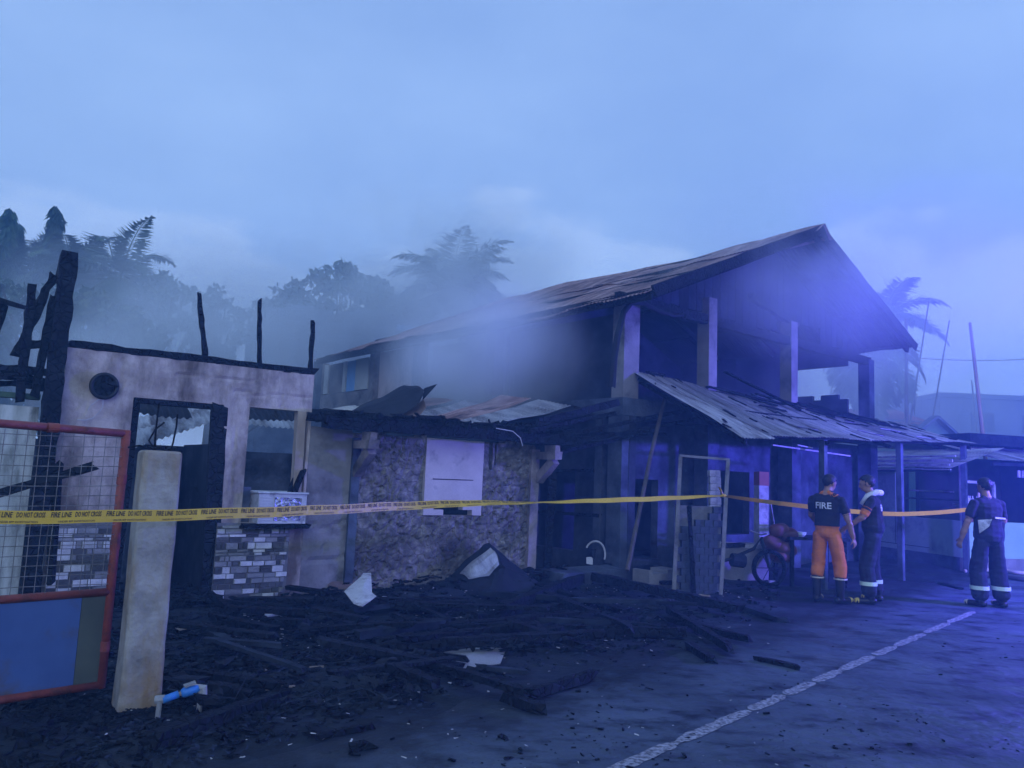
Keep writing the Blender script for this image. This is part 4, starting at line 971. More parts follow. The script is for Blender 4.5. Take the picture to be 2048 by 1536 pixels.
# ------------------------------------------------------------------ ruined block building in the smoke behind the bungalow
t = thing('block_building', 'unfinished grey hollow block building in the smoke behind the bungalow', 'building', (at(700, 700, 27).x, 27, 0), R(6))
zt_ = at(560, 615, 27).z
def rb(x0, x1, zt): return (x0, x1, zt)
wl = wall(lin(-3.6, 4.6, .16), lin(0, zt_ + .5, .14), lambda u, z: z < zt_ + .25 * n3((u, 0, 0), .8) - .10 * max(0, u - 1) - (.5 if u < -3.0 else 0) and not (1.5 < u < 2.1 and 3.4 < z < 4.2) and not (-2.2 < u < -1.8 and 3.0 < z < 4.4),
          lambda u, z: .02 * n3((u, z, 0), 3) - .015 * (abs((z % .4) - .2) < .03), .2).build('wall', 'far_block', t)
for x in (-3.2, -1.5, .6, 2.6, 4.4): MB().box(x - .15, x + .15, -.06, -.025, 0, zt_ - .3 - .06 * max(0, x)).build('pier', 'far_block', t)
corr((1.6, -.5, zt_ - .7), (1.6, .4, zt_ - .15), (3.6, -.5, zt_ - .8), (3.6, .4, zt_ - .3), pitch=.2, amp=.02, nv=2).build('blue_tarp', 'far_blue', t)
MB().tube([(1.4, -.3, zt_ - .3), (1.4, -.3, zt_ + .3), (3.8, -.3, zt_ + .05)], .02, 5).build('pipe_rail', 'white_wire', t)
wall(lin(-3.6, -3.4, .2), lin(0, zt_ - .6, .3), lambda u, z: True, None, 5).build('end_wall', 'far_block', t)

# ------------------------------------------------------------------ trees
def leafcard(mb, c, d, up, ln, wd):
    s = d.cross(up); s = s.normalized() if s.length > 1e-6 else Vector((1, 0, 0))
    mb.add([c, c + d * ln * .45 + s * wd, c + d * ln, c + d * ln * .45 - s * wd], [(0, 1, 2, 3)])
def rv(r=1.0):
    while True:
        p = Vector((rnd.uniform(-1, 1), rnd.uniform(-1, 1), rnd.uniform(-1, 1)))
        if p.length < 1: return p * r
def broad_tree(nm, label, base, h, crown, n, leaf=.16, m='leaf', clumps=26, spread=(1, 1, .6), grp=None, seed=1):
    t = thing(nm, label, 'tree', base, 0, grp); c0 = Vector((0, 0, h))
    mb = MB().tube([(0, 0, -.1), (.05, 0, h * .35), (0, .1, h * .75)], [.22, .17, .10], 8)
    cl = []
    for i in range(clumps):
        p = rv(); p = p.normalized() * p.length ** .45; q = c0 + Vector((p.x * crown * spread[0], p.y * crown * spread[1], p.z * crown * spread[2])); cl.append((q, rnd.uniform(.10, .26) * crown))
        if i % 2 == 0: mb.tube([(0, 0, h * .55), Vector((0, 0, h * .6)).lerp(q, .6) + Vector((0, 0, .1)), q], [.08, .05, .02], 5)
    mb.build('trunk', 'bark', t)
    cm = MB()
    for i in range(n):
        q, r_ = cl[i % clumps]; d = rv(); p = q + Vector((d.x, d.y, d.z * .55)) * r_
        dr = (rv() + Vector((0, 0, -.2))).normalized(); leafcard(cm, p, dr, rv(), leaf * rnd.uniform(.7, 1.3), leaf * .38)
    cm.build('crown', m, t); return t
def mast_tree(label, base, h, w, grp):
    t = thing('mast_tree', label, 'tree', base, 0, grp)
    MB().tube([(0, 0, -.1), (0, 0, h * .5), (0, 0, h * .97)], [.16, .12, .03], 7).build('trunk', 'bark', t)
    cm = MB()
    for i in range(170):              # drooping branches hung with long narrow leaves
        z = h * (.25 + .75 * (i / 170) ** .9); k = 1 - z / h; ln = w * (.16 + 1.05 * k ** .6) * rnd.uniform(.45, 1.25); a = i * 2.399 + rnd.uniform(-.4, .4)
        p = Vector((0, 0, z)); d = Vector((math.cos(a), math.sin(a), .1)); stp = ln / 7
        for q in range(8):
            for _ in range(4):
                dr = (Vector((math.cos(a) * .35, math.sin(a) * .35, -1)) + rv(.45)).normalized(); leafcard(cm, p + rv(.07), dr, rv(), rnd.uniform(.2, .38), .04)
            p = p + d * stp; d = (d + Vector((0, 0, -.34))).normalized()
    cm.build('crown', 'leaf', t); return t
def palm(label, base, h, fl, nf, grp=None, lean=(0, 0), droop=1.0, m='frond', r=.14):
    t = thing('coconut_palm', label, 'tree', base, 0, grp)
    tp = Vector((lean[0], lean[1], h))
    MB().tube([(0, 0, -.1), (lean[0] * .2, lean[1] * .2, h * .4), (lean[0] * .6, lean[1] * .6, h * .75), tp], [r * 1.4, r, r * .8, r * .7], 9).build('trunk', 'bark', t)
    for i in range(nf):
        a = i * 2.399 + rnd.uniform(-.2, .2); el = 1.35 - 1.75 * ((i + .5) / nf) + rnd.uniform(-.18, .18)
        d = Vector((math.cos(a) * math.cos(el), math.sin(a) * math.cos(el), math.sin(el))); ln = fl * rnd.uniform(.85, 1.1)
        pts = []; p = tp.copy(); dd = d.copy(); sw_ = rnd.uniform(-.02, .02)
        for k in range(15): pts.append(p.copy()); p = p + dd * (ln / 14); dd = (dd + Vector((sw_, 0, -.075 * droop * (1 + k * .14)))).normalized()
        mb = MB().tube(pts, [.035 * (1 - .8 * k / 14) for k in range(15)], 5)
        for k in range(2, 14):
            for q in range(6):
                c = pts[k].lerp(pts[k + 1] if k < 14 else pts[k], q / 6); ax = (pts[min(k + 1, 14)] - pts[k - 1]).normalized()
                s = ax.cross(Vector((0, 0, 1))); s = s.normalized() if s.length > .05 else Vector((1, 0, 0)); up = s.cross(ax).normalized()
                L_ = fl * .27 * math.sin(math.pi * min(1, (k + q / 6) / 15 + .12)) + .12
                for sg in (-1, 1):
                    dr = (s * sg + ax * .6 - Vector((0, 0, 1)) * rnd.uniform(.1, .75) + up * .1).normalized()
                    leafcard(mb, c, dr, up, L_ * rnd.uniform(.8, 1.15), .03)
        mb.build('frond', m, t)
    mbn = MB()
    for i in range(7): mbn.tube([tp + Vector((math.cos(i) * .15, math.sin(i) * .15, -.28)), tp + Vector((math.cos(i) * .17, math.sin(i) * .17, -.1))], [.10, .08], 7)
    mbn.build('coconuts', 'leaf_pale', t); return t
def gpt(x, Y, y=560): p = at(x, y, Y); return (p.x, p.y, 0)
def hz(x, y, Y): return at(x, y, Y).z
mast_tree('left mast tree of the columnar pair, cut by the picture edge', gpt(14, 26, 470), hz(12, 415, 26), .95, 'columnar mast trees')
mast_tree('right mast tree of the columnar pair, pointed and narrow', gpt(106, 25, 470), hz(108, 412, 25), .75, 'columnar mast trees')
mast_tree('short mast tree leaning out between the two tall ones', gpt(36, 27, 470), hz(35, 445, 27), .6, 'columnar mast trees')
palm('low coconut palm between the two columnar mast trees', gpt(62, 27), hz(62, 560, 27), 2.3, 18, 'palms behind the bungalow')
palm('low coconut palm just right of the tall charred post', gpt(235, 24), hz(225, 565, 24), 2.5, 20, 'palms behind the bungalow', droop=1.2)
palm('small coconut palm right of the narrow mast tree', gpt(140, 25), hz(140, 540, 25), 1.9, 16, 'palms behind the bungalow')
palm('tall coconut palm rising out of the smoke behind the house roof', gpt(908, 29), hz(910, 578, 29), 3.0, 34, 'palms behind the house', droop=.95, r=.16)
palm('coconut palm half hidden behind the right slope of the house roof', gpt(1765, 28), hz(1765, 640, 28), 2.4, 18, 'palms behind the house')
palm('coconut palm with hanging fronds behind the porch roof', gpt(1740, 22), hz(1745, 730, 22), 2.0, 16, 'palms behind the house', droop=2.0, m='frond')
broad_tree('broadleaf_tree', 'broad dark leafy tree behind the grey block building', gpt(690, 32), hz(690, 610, 32), 2.9, 4200, .27, clumps=70, spread=(1.0, .6, .55))
broad_tree('broadleaf_tree', 'small leafy tree left of the block building top', gpt(560, 31), hz(560, 622, 31), 1.3, 1300, .24, clumps=26)
broad_tree('bushy_tree', 'pale yellowish leafy tree behind the doorway wall', gpt(215, 20), hz(215, 665, 20), 1.5, 2000, .2, 'leaf_pale', 36, grp='trees behind the bungalow')
broad_tree('bushy_tree', 'grey green bushy tree in the middle of the smoke', gpt(330, 24), hz(330, 650, 24), 1.9, 2300, .2, 'leaf', 44, spread=(1, .7, .8), grp='trees behind the bungalow')
broad_tree('bushy_tree', 'slender bushy tree right of the tallest thin charred stud', gpt(440, 25), hz(438, 670, 25), 1.6, 1900, .18, 'leaf', 36, spread=(.62, .6, 1.1), grp='trees behind the bungalow')
broad_tree('bushy_tree', 'dense low green tree behind the tall charred post', gpt(90, 21), hz(90, 640, 21), 1.8, 2200, .2, 'leaf', 40, grp='trees behind the bungalow')
bt = thing('bare_shrub', 'leafless twiggy shrub left of the grey block building', 'shrub', gpt(490, 25)); mb = MB()
def twig(p, d, ln, r_, n):
    q = p + d * ln; mb.tube([p, q], [r_, r_ * .6], 4, False)
    if n: 
        for _ in range(3): twig(q, (d + rv(.75)).normalized(), ln * .72, r_ * .6, n - 1)
twig(Vector((0, 0, 0)), Vector((0, 0, 1)), 1.7, .05, 0)
for _ in range(4): twig(Vector((0, 0, 1.6)), (Vector((0, 0, 1)) + rv(.6)).normalized(), 1.1, .03, 4)
mb.build('branches', 'bark', bt)
# ------------------------------------------------------------------ sheets and rubble on the bungalow's wall head
bs = thing('buckled_sheet', 'large buckled black roofing sheet on top of the rubble wall', 'roofing sheet', B.w(1.9, .2, 2.1), B.ang)
top = [(655, 850), (690, 828), (725, 808), (765, 794), (805, 770), (835, 771), (848, 782)]
low = [(665, 852), (700, 846), (735, 846), (775, 838), (810, 826), (838, 806), (846, 790)]
O_ = Vector((1.9, .2, 2.1))
A_ = [B.on(x, y, .55) - O_ for x, y in top]; L_ = [B.on(x, y, -.12) - O_ for x, y in low]
def cr(P_, t):
    t *= len(P_) - 1; i = min(int(t), len(P_) - 2); return P_[i].lerp(P_[i + 1], t - i)
MB().sheet(lambda a, b: cr(L_, a).lerp(cr(A_, a), b) + Vector((0, 0, .05 * math.sin(math.pi * b) + .02 * n3((a * 6, b * 4, 0)))), 22, 8, .003).build('sheet', 'burnt_sheet', bs)
p0, p1, p2 = B.on(846, 800, .2) - O_, B.on(875, 768, .2) - O_, B.on(850, 776, .3) - O_
MB().add([p0, p1, p2, p0 + Vector((0, .02, 0)), p1 + Vector((0, .02, 0)), p2 + Vector((0, .02, 0))], [(0, 1, 2), (5, 4, 3), (0, 3, 4, 1), (1, 4, 5, 2), (2, 5, 3, 0)]).build('torn_tip', 'burnt_sheet', bs)
rs = thing('brown_sheet', 'curled brown rusty sheet under the buckled black sheet', 'roofing sheet', B.w(2.0, 0, 2.1), B.ang)
O2 = Vector((2.0, 0, 2.1)); A2 = [B.on(x, y, .3) - O2 for x, y in ((745, 846), (790, 828), (825, 812), (845, 800))]; L2 = [B.on(x, y, -.2) - O2 for x, y in ((760, 853), (800, 848), (835, 836), (852, 815))]
MB().sheet(lambda a, b: cr(L2, a).lerp(cr(A2, a), b) + Vector((0, 0, .03 * math.sin(math.pi * b))), 12, 4, .003).build('sheet', 'brown_sheet', rs)
shs = [((930, 868), (1142, 812), 1.0, 'galv', 'pale dented corrugated sheet slanting across the wall head'), ((870, 862), (1062, 800), 1.7, 'rust_roof', 'rusty corrugated sheet lying behind the pale slanting sheet'),
       ((830, 850), (985, 812), 2.2, 'galv', 'grey corrugated sheet resting beside the buckled black sheet'), ((760, 836), (905, 802), 2.9, 'rust_roof', 'rusty corrugated sheet at the back of the roof wreck'),
       ((1030, 868), (1232, 808), 1.3, 'burnt_sheet', 'burnt dark corrugated sheet reaching towards the house corner'), ((628, 836), (760, 822), 2.6, 'cream_wall', 'pale yellowish sheet lying left of the buckled black sheet')]
for (a, b, vb, m, lab) in shs:
    vn = vb - 1.1; pa_, pb_ = B.on(*a, vn), B.on(*b, vn + .2); up = Vector((-.12, .62, .09))
    o = corr(pa_, pb_, pa_ + up, pb_ + up, amp=.012, nv=8, warp=lambda p, s, t: p + Vector((0, 0, .05 * n3(p, 1.7))), thick=.0015)
    c = pa_.copy(); o = o.build('roofing_sheet', m, None, loc=c); o.location = B.m @ c; o.rotation_euler = (0, 0, B.ang); tag(o, lab, 'roofing sheet', 'loose sheets on the bungalow wall head')
ins = [((262, 900), (450, 838), 1.6, 'galv', 'collapsed corrugated sheet seen through the doorway'), ((262, 872), (455, 820), 2.3, 'galv', 'further corrugated sheet seen through the top of the doorway'), ((262, 828), (385, 838), .9, 'burnt_sheet', 'burnt torn sheet hanging just inside the doorway'), ((490, 838), (610, 842), 1.2, 'burnt_sheet', 'burnt sheet hanging inside the window opening'), ((490, 850), (612, 858), 1.9, 'galv', 'grey sheet lying inside behind the window opening')]
for (a, b, vb, m, lab) in ins:
    pa_, pb_ = B.on(*a, vb), B.on(*b, vb); up = Vector((.02, .55, .22)); 
    o = corr(pa_, pa_ + up, pb_, pb_ + up, amp=.012, nv=4, warp=lambda p, s, t: p + Vector((0, 0, .05 * n3(p, 2.1)))).build('roofing_sheet', m, None, loc=pa_); o.location = B.m @ pa_; o.rotation_euler = (0, 0, B.ang); tag(o, lab, 'roofing sheet', 'collapsed sheets inside the bungalow')
rub = MB()
for k in range(240):
    u0 = rnd.uniform(1.2, 4.6); c = Vector((u0, rnd.uniform(-.35, .9), 2.08 + rnd.uniform(0, .09))); d = rv(.2); d.z *= .15
    rub.beam(c - d, c + d, rnd.uniform(.015, .07), rnd.uniform(.01, .04), 2, .01)
o = rub.build('roof_rubble', 'char'); o.location = B.o; o.rotation_euler = (0, 0, B.ang); tag(o, 'charred rubble lying along the top of the rubble wall', 'debris', kind='stuff')
o = MB().tube([B.w(3.25, -.42, 2.08), B.w(3.5, -.43, 2.06), B.w(3.62, -.44, 1.98), B.w(3.66, -.44, 1.88)], .006, 5).build('loose_cable', 'white_wire'); tag(o, 'pale loose cable dangling over the charred eave beam', 'cable')

# ------------------------------------------------------------------ yard wreckage
def gz_(x, y): return max(0, ground_z(x, y)) if yard(x, y) > 0 else .002
def lay(px0, px1, w, h, label, grp=None, m='char', lift=.0, z1=0.0, nm='charred_timber'):
    a, b = G(*px0), G(*px1); a.z = gz_(a.x, a.y) + h / 2 + lift; b.z = gz_(b.x, b.y) + h / 2 + lift + z1
    return tag(char_beam(nm, a, b, w, h, m=m, ragged=.06), label, 'timber', grp)
lay((1000, 1242), (1240, 1158), .11, .12, 'long charred beam slanting up to the concrete plinth', z1=.12, lift=.05)
lay((1068, 1205), (1262, 1285), .08, .09, 'charred beam crossing below the long slanting beam', lift=.05)
lay((1185, 1185), (1480, 1238), .10, .10, 'charred beam lying in front of the brick wall', lift=.06)
lay((950, 1252), (1115, 1230), .08, .08, 'charred timber left of the crossing beams', lift=.03)
lay((1130, 1280), (1372, 1278), .09, .09, 'thick charred log in the middle of the yard', lift=.02)
lay((1340, 1240), (1460, 1312), .07, .07, 'charred timber with a pale split end at the road side', lift=.03)
lay((1378, 1298), (1425, 1328), .08, .06, 'short charred billet on the road near the yard')
lay((1470, 1218), (1565, 1245), .10, .05, 'flat greyish plank on the road under the door frame', m='char_grey')
lay((1052, 1405), (1188, 1362), .06, .06, 'charred stick on the bare road, right one of a crossed pair', lift=.02)
lay((1002, 1398), (1085, 1432), .07, .06, 'stubby charred stick on the bare road, left one of a crossed pair')
lay((1520, 1322), (1598, 1340), .05, .035, 'thin charred splinter beside the painted line')
lay((1880, 1168), (1925, 1180), .08, .03, 'dark flat scrap on the road before the rightmost firefighter')
lay((410, 1385), (500, 1420), .06, .06, 'charred branch end beside the water meter pipe', lift=.03)
lay((310, 1505), (560, 1410), .08, .08, 'long charred timber lying in front of the water meter')
lay((640, 1478), (740, 1458), .04, .03, 'flat charred plank at the front of the yard')
lay((700, 1502), (748, 1494), .06, .035, 'charred block at the lower edge of the yard')
lay((0, 1470), (70, 1490), .08, .04, 'charred plank under the gate at the left corner')
lay((770, 1262), (900, 1268), .06, .06, 'charred rafter end right of the white sheet piece', lift=.03)
r2 = random.Random(11); n = 0
while n < 62:
    x, y = r2.uniform(340, 1420), r2.uniform(1165, 1420); p = G(x, y)
    b = B.i @ p
    if yard(p.x, p.y) < .15 or b.y > -.12: continue
    a = r2.uniform(-.5, .5) + (.35 if r2.random() < .6 else -.6); ln = r2.uniform(.3, 1.5); d = Vector((math.cos(a), math.sin(a), 0)) * ln / 2; w = r2.uniform(.045, .12)
    q0, q1 = p - d, p + d; q0.z = gz_(q0.x, q0.y) + w * .4 + r2.uniform(0, .12); q1.z = gz_(q1.x, q1.y) + w * .4 + r2.uniform(0, .12)
    o = char_beam('charred_timber', q0, q1, w, r2.uniform(.025, .06), m='char' if r2.random() < .8 else 'char_grey', ragged=.05)
    tag(o, 'charred piece of timber strewn over the black yard', 'timber', 'charred timbers strewn over the yard'); n += 1
# fine rubble: thousands of chips, thinning out on to the road
dm, ash = MB(), MB()
def chip(mb, p, s, flat=.5):
    a = r2.uniform(0, 6.28); d = Vector((math.cos(a), math.sin(a), r2.uniform(-.25, .25))) * s
    mb.beam(p - d, p + d, s * r2.uniform(.3, 1.1), s * r2.uniform(.15, .6) * flat * 2, 1, s * .22)
n = 0
while n < 8500:
    x, y = r2.uniform(0, 1560), 1120 + 450 * r2.random() ** 1.15; p = G(x, y); k = yard(p.x, p.y); b = B.i @ p
    if b.y > -.05 and b.x < 4.3: continue
    if r2.random() > .012 + k * (.35 + .65 * (n3((p.x, p.y, 0), 1.3) > -.12)): continue
    s = r2.choice((.006, .008, .012, .016, .022, .034, .05)) * (1 if k > .3 else .6); p.z = gz_(p.x, p.y) + s * .25
    chip(dm, p, s); n += 1
for i in range(900):
    p = G(r2.uniform(900, 2048), 1215 + 321 * r2.random())
    if n3((p.x, p.y, 4), 1.2) < .12 and i % 5: continue
    s = r2.choice((.003, .004, .005, .006, .009, .014)); p.z = s * .3; chip(dm, p, s)
for i in range(420):               # litter inside the doorway and along the foot of the walls
    p = B.w(r2.uniform(-.85, .0) if i % 2 else r2.uniform(.0, 5), r2.uniform(-.2, 1.2) if i % 2 else r2.uniform(-.6, -.1), 0); s = r2.uniform(.02, .07); p.z = gz_(p.x, p.y) + r2.uniform(0, .12); chip(dm, p, s)
tag(dm.build('charred_rubble', 'char'), 'fine charred rubble and ash covering the yard', 'rubble', kind='stuff')
n = 0
while n < 620:
    cx, cy, sx, sy = r2.choice(((510, 1262, 40, 12), (1170, 1205, 90, 14), (1100, 1230, 120, 16), (920, 1240, 90, 26), (1130, 1265, 160, 16), (700, 1270, 320, 40), (800, 1450, 350, 60), (1060, 1255, 60, 8), (1420, 1200, 60, 10)))
    p = G(r2.gauss(cx, sx), max(1165, r2.gauss(cy, sy))); s = r2.uniform(.004, .014); b = B.i @ p
    if b.y > -.1 and b.x < 4.3: continue
    p.z = gz_(p.x, p.y) + .03 + s * .4; chip(ash, p, s, .3); n += 1
tag(ash.build('ash_litter', 'litter_white'), 'pale crumbs of ash and plaster sprinkled over the yard', 'ash', kind='stuff')

# tangled sheet scraps and wires among the timbers
sc_ = MB(); wi_ = MB(); n = 0
while n < 90:
    p = G(r2.uniform(340, 1350), r2.uniform(1170, 1440)); b = B.i @ p
    if yard(p.x, p.y) < .3 or b.y > -.2: continue
    a, L2_, W2_, sd_ = r2.uniform(0, 6.28), r2.uniform(.05, .2), r2.uniform(.03, .10), r2.uniform(0, 50); z0 = gz_(p.x, p.y) + .02; ca, sa = math.cos(a), math.sin(a)
    def fs2(s, t):
        x, y = (s - .5) * L2_, (t - .5) * W2_; return Vector((p.x + ca * x - sa * y, p.y + sa * x + ca * y, z0 + .05 * (1 + n3((s * 2, t * 2, sd_), 1)) + .10 * L2_ * math.sin(s * 3 + sd_)))
    sc_.sheet(fs2, 5, 3, .002)
    if n % 3 == 0:
        q = [p + Vector((r2.uniform(-.3, .3), r2.uniform(-.2, .2), z0 + r2.uniform(.0, .12))) for _ in range(5)]; q.sort(key=lambda v: v.x * ca); wi_.tube(q, .004, 4)
    n += 1
tag(sc_.build('sheet_scraps', 'burnt_sheet'), 'crumpled burnt metal sheet scraps among the timbers', 'scrap metal', kind='stuff')
tag(wi_.build('burnt_wires', 'char_grey'), 'loose burnt wires among the timbers', 'wires', kind='stuff')
gd_ = MB(); n = 0
while n < 2200:
    p = G(r2.uniform(150, 1500), 1150 + 386 * r2.random()); b = B.i @ p
    if yard(p.x, p.y) < .1 or (b.y > -.05 and b.x < 4.3): continue
    s = r2.choice((.006, .01, .014, .022)); p.z = gz_(p.x, p.y) + s * .3 + .01; chip(gd_, p, s); n += 1
tag(gd_.build('ash_lumps', 'char_grey'), 'grey lumps of ash mixed into the black rubble', 'ash', kind='stuff')
def sheetpiece(nm, label, poly, Y0, m, cat='sheet', thick=.006, lift=.05, curl=.0):
    """a flat scrap lying on the ground: outline points on the ground, raised along its far side"""
    P_ = [G(*q) for q in poly]; c = sum(P_, Vector()) / len(P_); ymin = min(p.y for p in P_)
    for p in P_: p.z = gz_(c.x, c.y) + lift + curl * (p.y - ymin)
    n = len(P_); mb = MB().add([c + Vector((0, 0, gz_(c.x, c.y) + lift + curl * (c.y - ymin) + .02))] + P_ + [p - Vector((0, 0, thick)) for p in P_] + [c + Vector((0, 0, gz_(c.x, c.y) + lift - thick + curl * (c.y - ymin) + .02))],
        [(0, i + 1, (i + 1) % n + 1) for i in range(n)] + [(2 * n + 1, n + (i + 1) % n + 1, n + i + 1) for i in range(n)] + [(i + 1, n + i + 1, n + (i + 1) % n + 1, (i + 1) % n + 1) for i in range(n)])
    return tag(mb.build(nm, m, None, loc=Vector((c.x, c.y, 0))), label, cat)
sheetpiece('board_scrap', 'pale torn board with a square notch lying in the yard', [(685, 1233), (718, 1216), (722, 1212), (738, 1212), (741, 1236), (750, 1240), (722, 1252), (705, 1248)], 0, 'litter_white', lift=.15, curl=.16)
sheetpiece('board_scrap', 'small pale crumpled board near the stone cladding', [(528, 1240), (534, 1232), (572, 1228), (577, 1236), (560, 1242), (535, 1245)], 0, 'litter_white', lift=.04)
sheetpiece('sheet_scrap', 'flat grey sheet with a ragged edge in the middle of the yard', [(868, 1318), (905, 1312), (960, 1304), (1012, 1308), (1000, 1338), (920, 1350), (898, 1332)], 0, 'concrete', lift=.03)
sheetpiece('sheet_scrap', 'greenish torn sheet right of the notched pale board', [(794, 1220), (812, 1216), (850, 1222), (852, 1230), (828, 1234)], 0, 'green_panel', lift=.05)
sheetpiece('plastic_scrap', 'tiny crumpled white plastic scrap beside the notched board', [(756, 1220), (764, 1215), (776, 1216), (776, 1224), (760, 1224)], 0, 'litter_white', lift=.06)
sheetpiece('board_scrap', 'tan lump of board beside the pillar', [(347, 1272), (356, 1266), (376, 1267), (378, 1274), (358, 1279)], 0, 'litter_tan', lift=.04)
for (x, y, lab) in ((545, 1393, 'small tan wood chip in front, left of a pair'), (572, 1385, 'small tan wood chip in front, right of a pair'), (496, 1417, 'orange tan stub beside the charred branch end'), (632, 1345, 'upright pale stub in the middle of the yard')):
    p = G(x, y); o = MB().beam(p + Vector((-.05, 0, .03)), p + Vector((.05, .02, .035)), .025, .02, 2, .004).build('wood_chip', 'litter_tan', None, loc=Vector((p.x, p.y, 0))); tag(o, lab, 'wood chip', 'tan wood chips in the yard')
p = G(708, 1192, .05)
bsn = thing('curled_sheet', 'curled brown metal sheet leaning at the foot of the block wall', 'roofing sheet', (p.x, p.y, 0), R(18))
MB().sheet(lambda a, b: Vector((-.30 + a * .62, .26 * b - .05, .07 + .20 * (1 - (1 - b) ** 2) * (1 - .8 * (a - .25) ** 2) + .03 * n3((a * 4, b * 3, 0)) - .10 * a * b)), 14, 8, .003).build('sheet', 'brown_sheet', bsn)
MB().sheet(lambda a, b: Vector((-.62 + a * 1.35, .34 + .10 * b, .02 + .36 * math.sin(math.pi * min(1, a * .62 + .06)) + .03 * b)), 18, 3, .003).build('backing_sheet', 'burnt_sheet', bsn)
p = G(980, 1150, .25)
fs_ = thing('folded_sheet', 'folded dark sheet like a tent against the rubble wall', 'roofing sheet', (p.x, p.y, 0), B.ang)
def tent(a, b):
    x = -.55 + a * 1.12; z = .55 * (1 - abs(a - .55) * 1.5) * (1 - b) ** .8 + .02; return Vector((x + .04 * n3((a * 5, b * 3, 0)), .18 - .62 * b, z + .05 * n3((a * 4, b * 5, 1)) + .08))
MB().sheet(tent, 14, 8, .003).build('sheet', 'burnt_sheet', fs_)
MB().sheet(lambda a, b: tent(.12 + a * .40, .15 + b * (.5 - .3 * abs(a - .5))) + Vector((0, -.02, .02)), 10, 5, .003).build('torn_foil', 'galv', fs_)
o = MB().tube([G(1072, 1276, .05), G(1098, 1272, .05)], .04, 12).build('burnt_can', 'grey_pvc'); tag(o, 'small cylindrical can in the middle of the yard', 'can')
o = MB().tube([G(1388, 1192, .02) + Vector((0, 0, 0)), G(1402, 1190, .1), G(1418, 1192, .1), G(1424, 1202, .02)], .012, 6).build('bent_wire', 'litter_tan'); tag(o, 'pale bent wire loop on the ground before the brick wall', 'wire')
o = MB().box(-.06, .06, -.03, .03, 0, .04, j=.012).build('paper_scrap', 'litter_white'); o.location = G(1546, 1167); tag(o, 'white scrap of paper on the ground left of the firefighters', 'paper')

# ------------------------------------------------------------------ fire line tape
K = Vector(at(1450, 991, 9.75))     # the knot on the door frame
a0 = at(100, 1033, 4.55); dv = None
tape_pts = [(-160, 3.62, 1034), (0, 3.90, 1034.5), (200, 4.28, 1033), (420, 4.80, 1028), (640, 5.52, 1020), (800, 6.2, 1012), (950, 6.95, 1006), (1080, 7.7, 1005), (1200, 8.35, 1001), (1320, 9.0, 997), (1445, 9.75, 991)]
TP = [at(x, y, Y) for x, Y, y in tape_pts]
def cat_(P_, t):
    t = max(0, min(len(P_) - 1.0001, t)); i = int(t); p0, p1, p2, p3 = P_[max(i - 1, 0)], P_[i], P_[i + 1], P_[min(i + 2, len(P_) - 1)]; t -= i
    return .5 * ((2 * p1) + (p2 - p0) * t + (2 * p0 - 5 * p1 + 4 * p2 - p3) * t * t + (3 * p1 - p0 - 3 * p2 + p3) * t ** 3)
N = 400; fine = [cat_(TP, (len(TP) - 1) * i / N) for i in range(N + 1)]
arc = [0]
for i in range(N): arc.append(arc[-1] + (fine[i + 1] - fine[i]).length)
def along(s):
    s = max(0, min(arc[-1] - 1e-4, s)); lo, hi = 0, N
    while hi - lo > 1:
        m_ = (lo + hi) // 2
        if arc[m_] <= s: lo = m_
        else: hi = m_
    f = (s - arc[lo]) / (arc[hi] - arc[lo]); return fine[lo].lerp(fine[hi], f), (fine[hi] - fine[lo]).normalized()
TW = .068
s800 = min(range(N + 1), key=lambda i: abs(fine[i].y - 6.0)); s1080 = min(range(N + 1), key=lambda i: abs(fine[i].y - 7.7))
def twist(s):                       # turns edge-on where the print fades, then shows its plain back
    t = (s - arc[s800]) / (arc[s1080] - arc[s800])
    if s > arc[s1080]: return R(84) - R(42) * math.sin(math.pi * (s - arc[s1080]) / (arc[-1] - arc[s1080]))
    return R(10) if t < 0 else R(10) + R(74) * min(1, t) ** 1.3
def tape_pt(s, h, off=0.0):         # h -1..1 across
    p, d = along(s); side = d.cross(Vector((0, 0, 1))).normalized(); a = twist(s); up = Vector((0, 0, 1))
    w = up * math.cos(a) + side * math.sin(a) * -1; nrm = d.cross(w).normalized(); q = p + w * (h * TW / 2) 
    return q + nrm * off + Vector((0, 0, .002 * math.sin(s * 9)))
tape = thing('fire_line_tape', 'yellow fire line tape stretched from the left edge to the white door frame', 'tape', (TP[1].x, TP[1].y, 0))
MB().sheet(lambda a, b: tape_pt(a * arc[-1], b * 2 - 1), 220, 2, .0006).build('band', 'tape_yellow', tape, world=True)
kn = MB(); kp = TP[-1]
kn.tube([kp + Vector((-.03, 0, -.01)), kp + Vector((.01, -.02, .0)), kp + Vector((.04, 0, .0))], [.014, .022, .014], 8)
kn.beam(kp + Vector((.0, -.01, .01)), kp + Vector((-.05, -.03, .10)), .035, .004, 3, .004); kn.build('knot', 'tape_yellow', tape, world=True)
def text_mesh(body, size, shear=0.0, bold=0.0):
    c = bpy.data.curves.new('txt', 'FONT'); c.body = body; c.size = size; c.shear = shear; c.offset = bold; c.resolution_u = 2; c.fill_mode = 'FRONT'
    o = bpy.data.objects.new('txt', c); col.objects.link(o); dg = bpy.context.evaluated_depsgraph_get()
    me = bpy.data.meshes.new_from_object(o.evaluated_get(dg)); bpy.data.objects.remove(o); bpy.data.curves.remove(c); return me
big = text_mesh('FIRE LINE', 1.0, .28, .022); big2 = text_mesh('DO NOT CROSS', 1.0, .28, .022); small = text_mesh('UNDER BFP INVESTIGATION', 1.0, 0, .01)
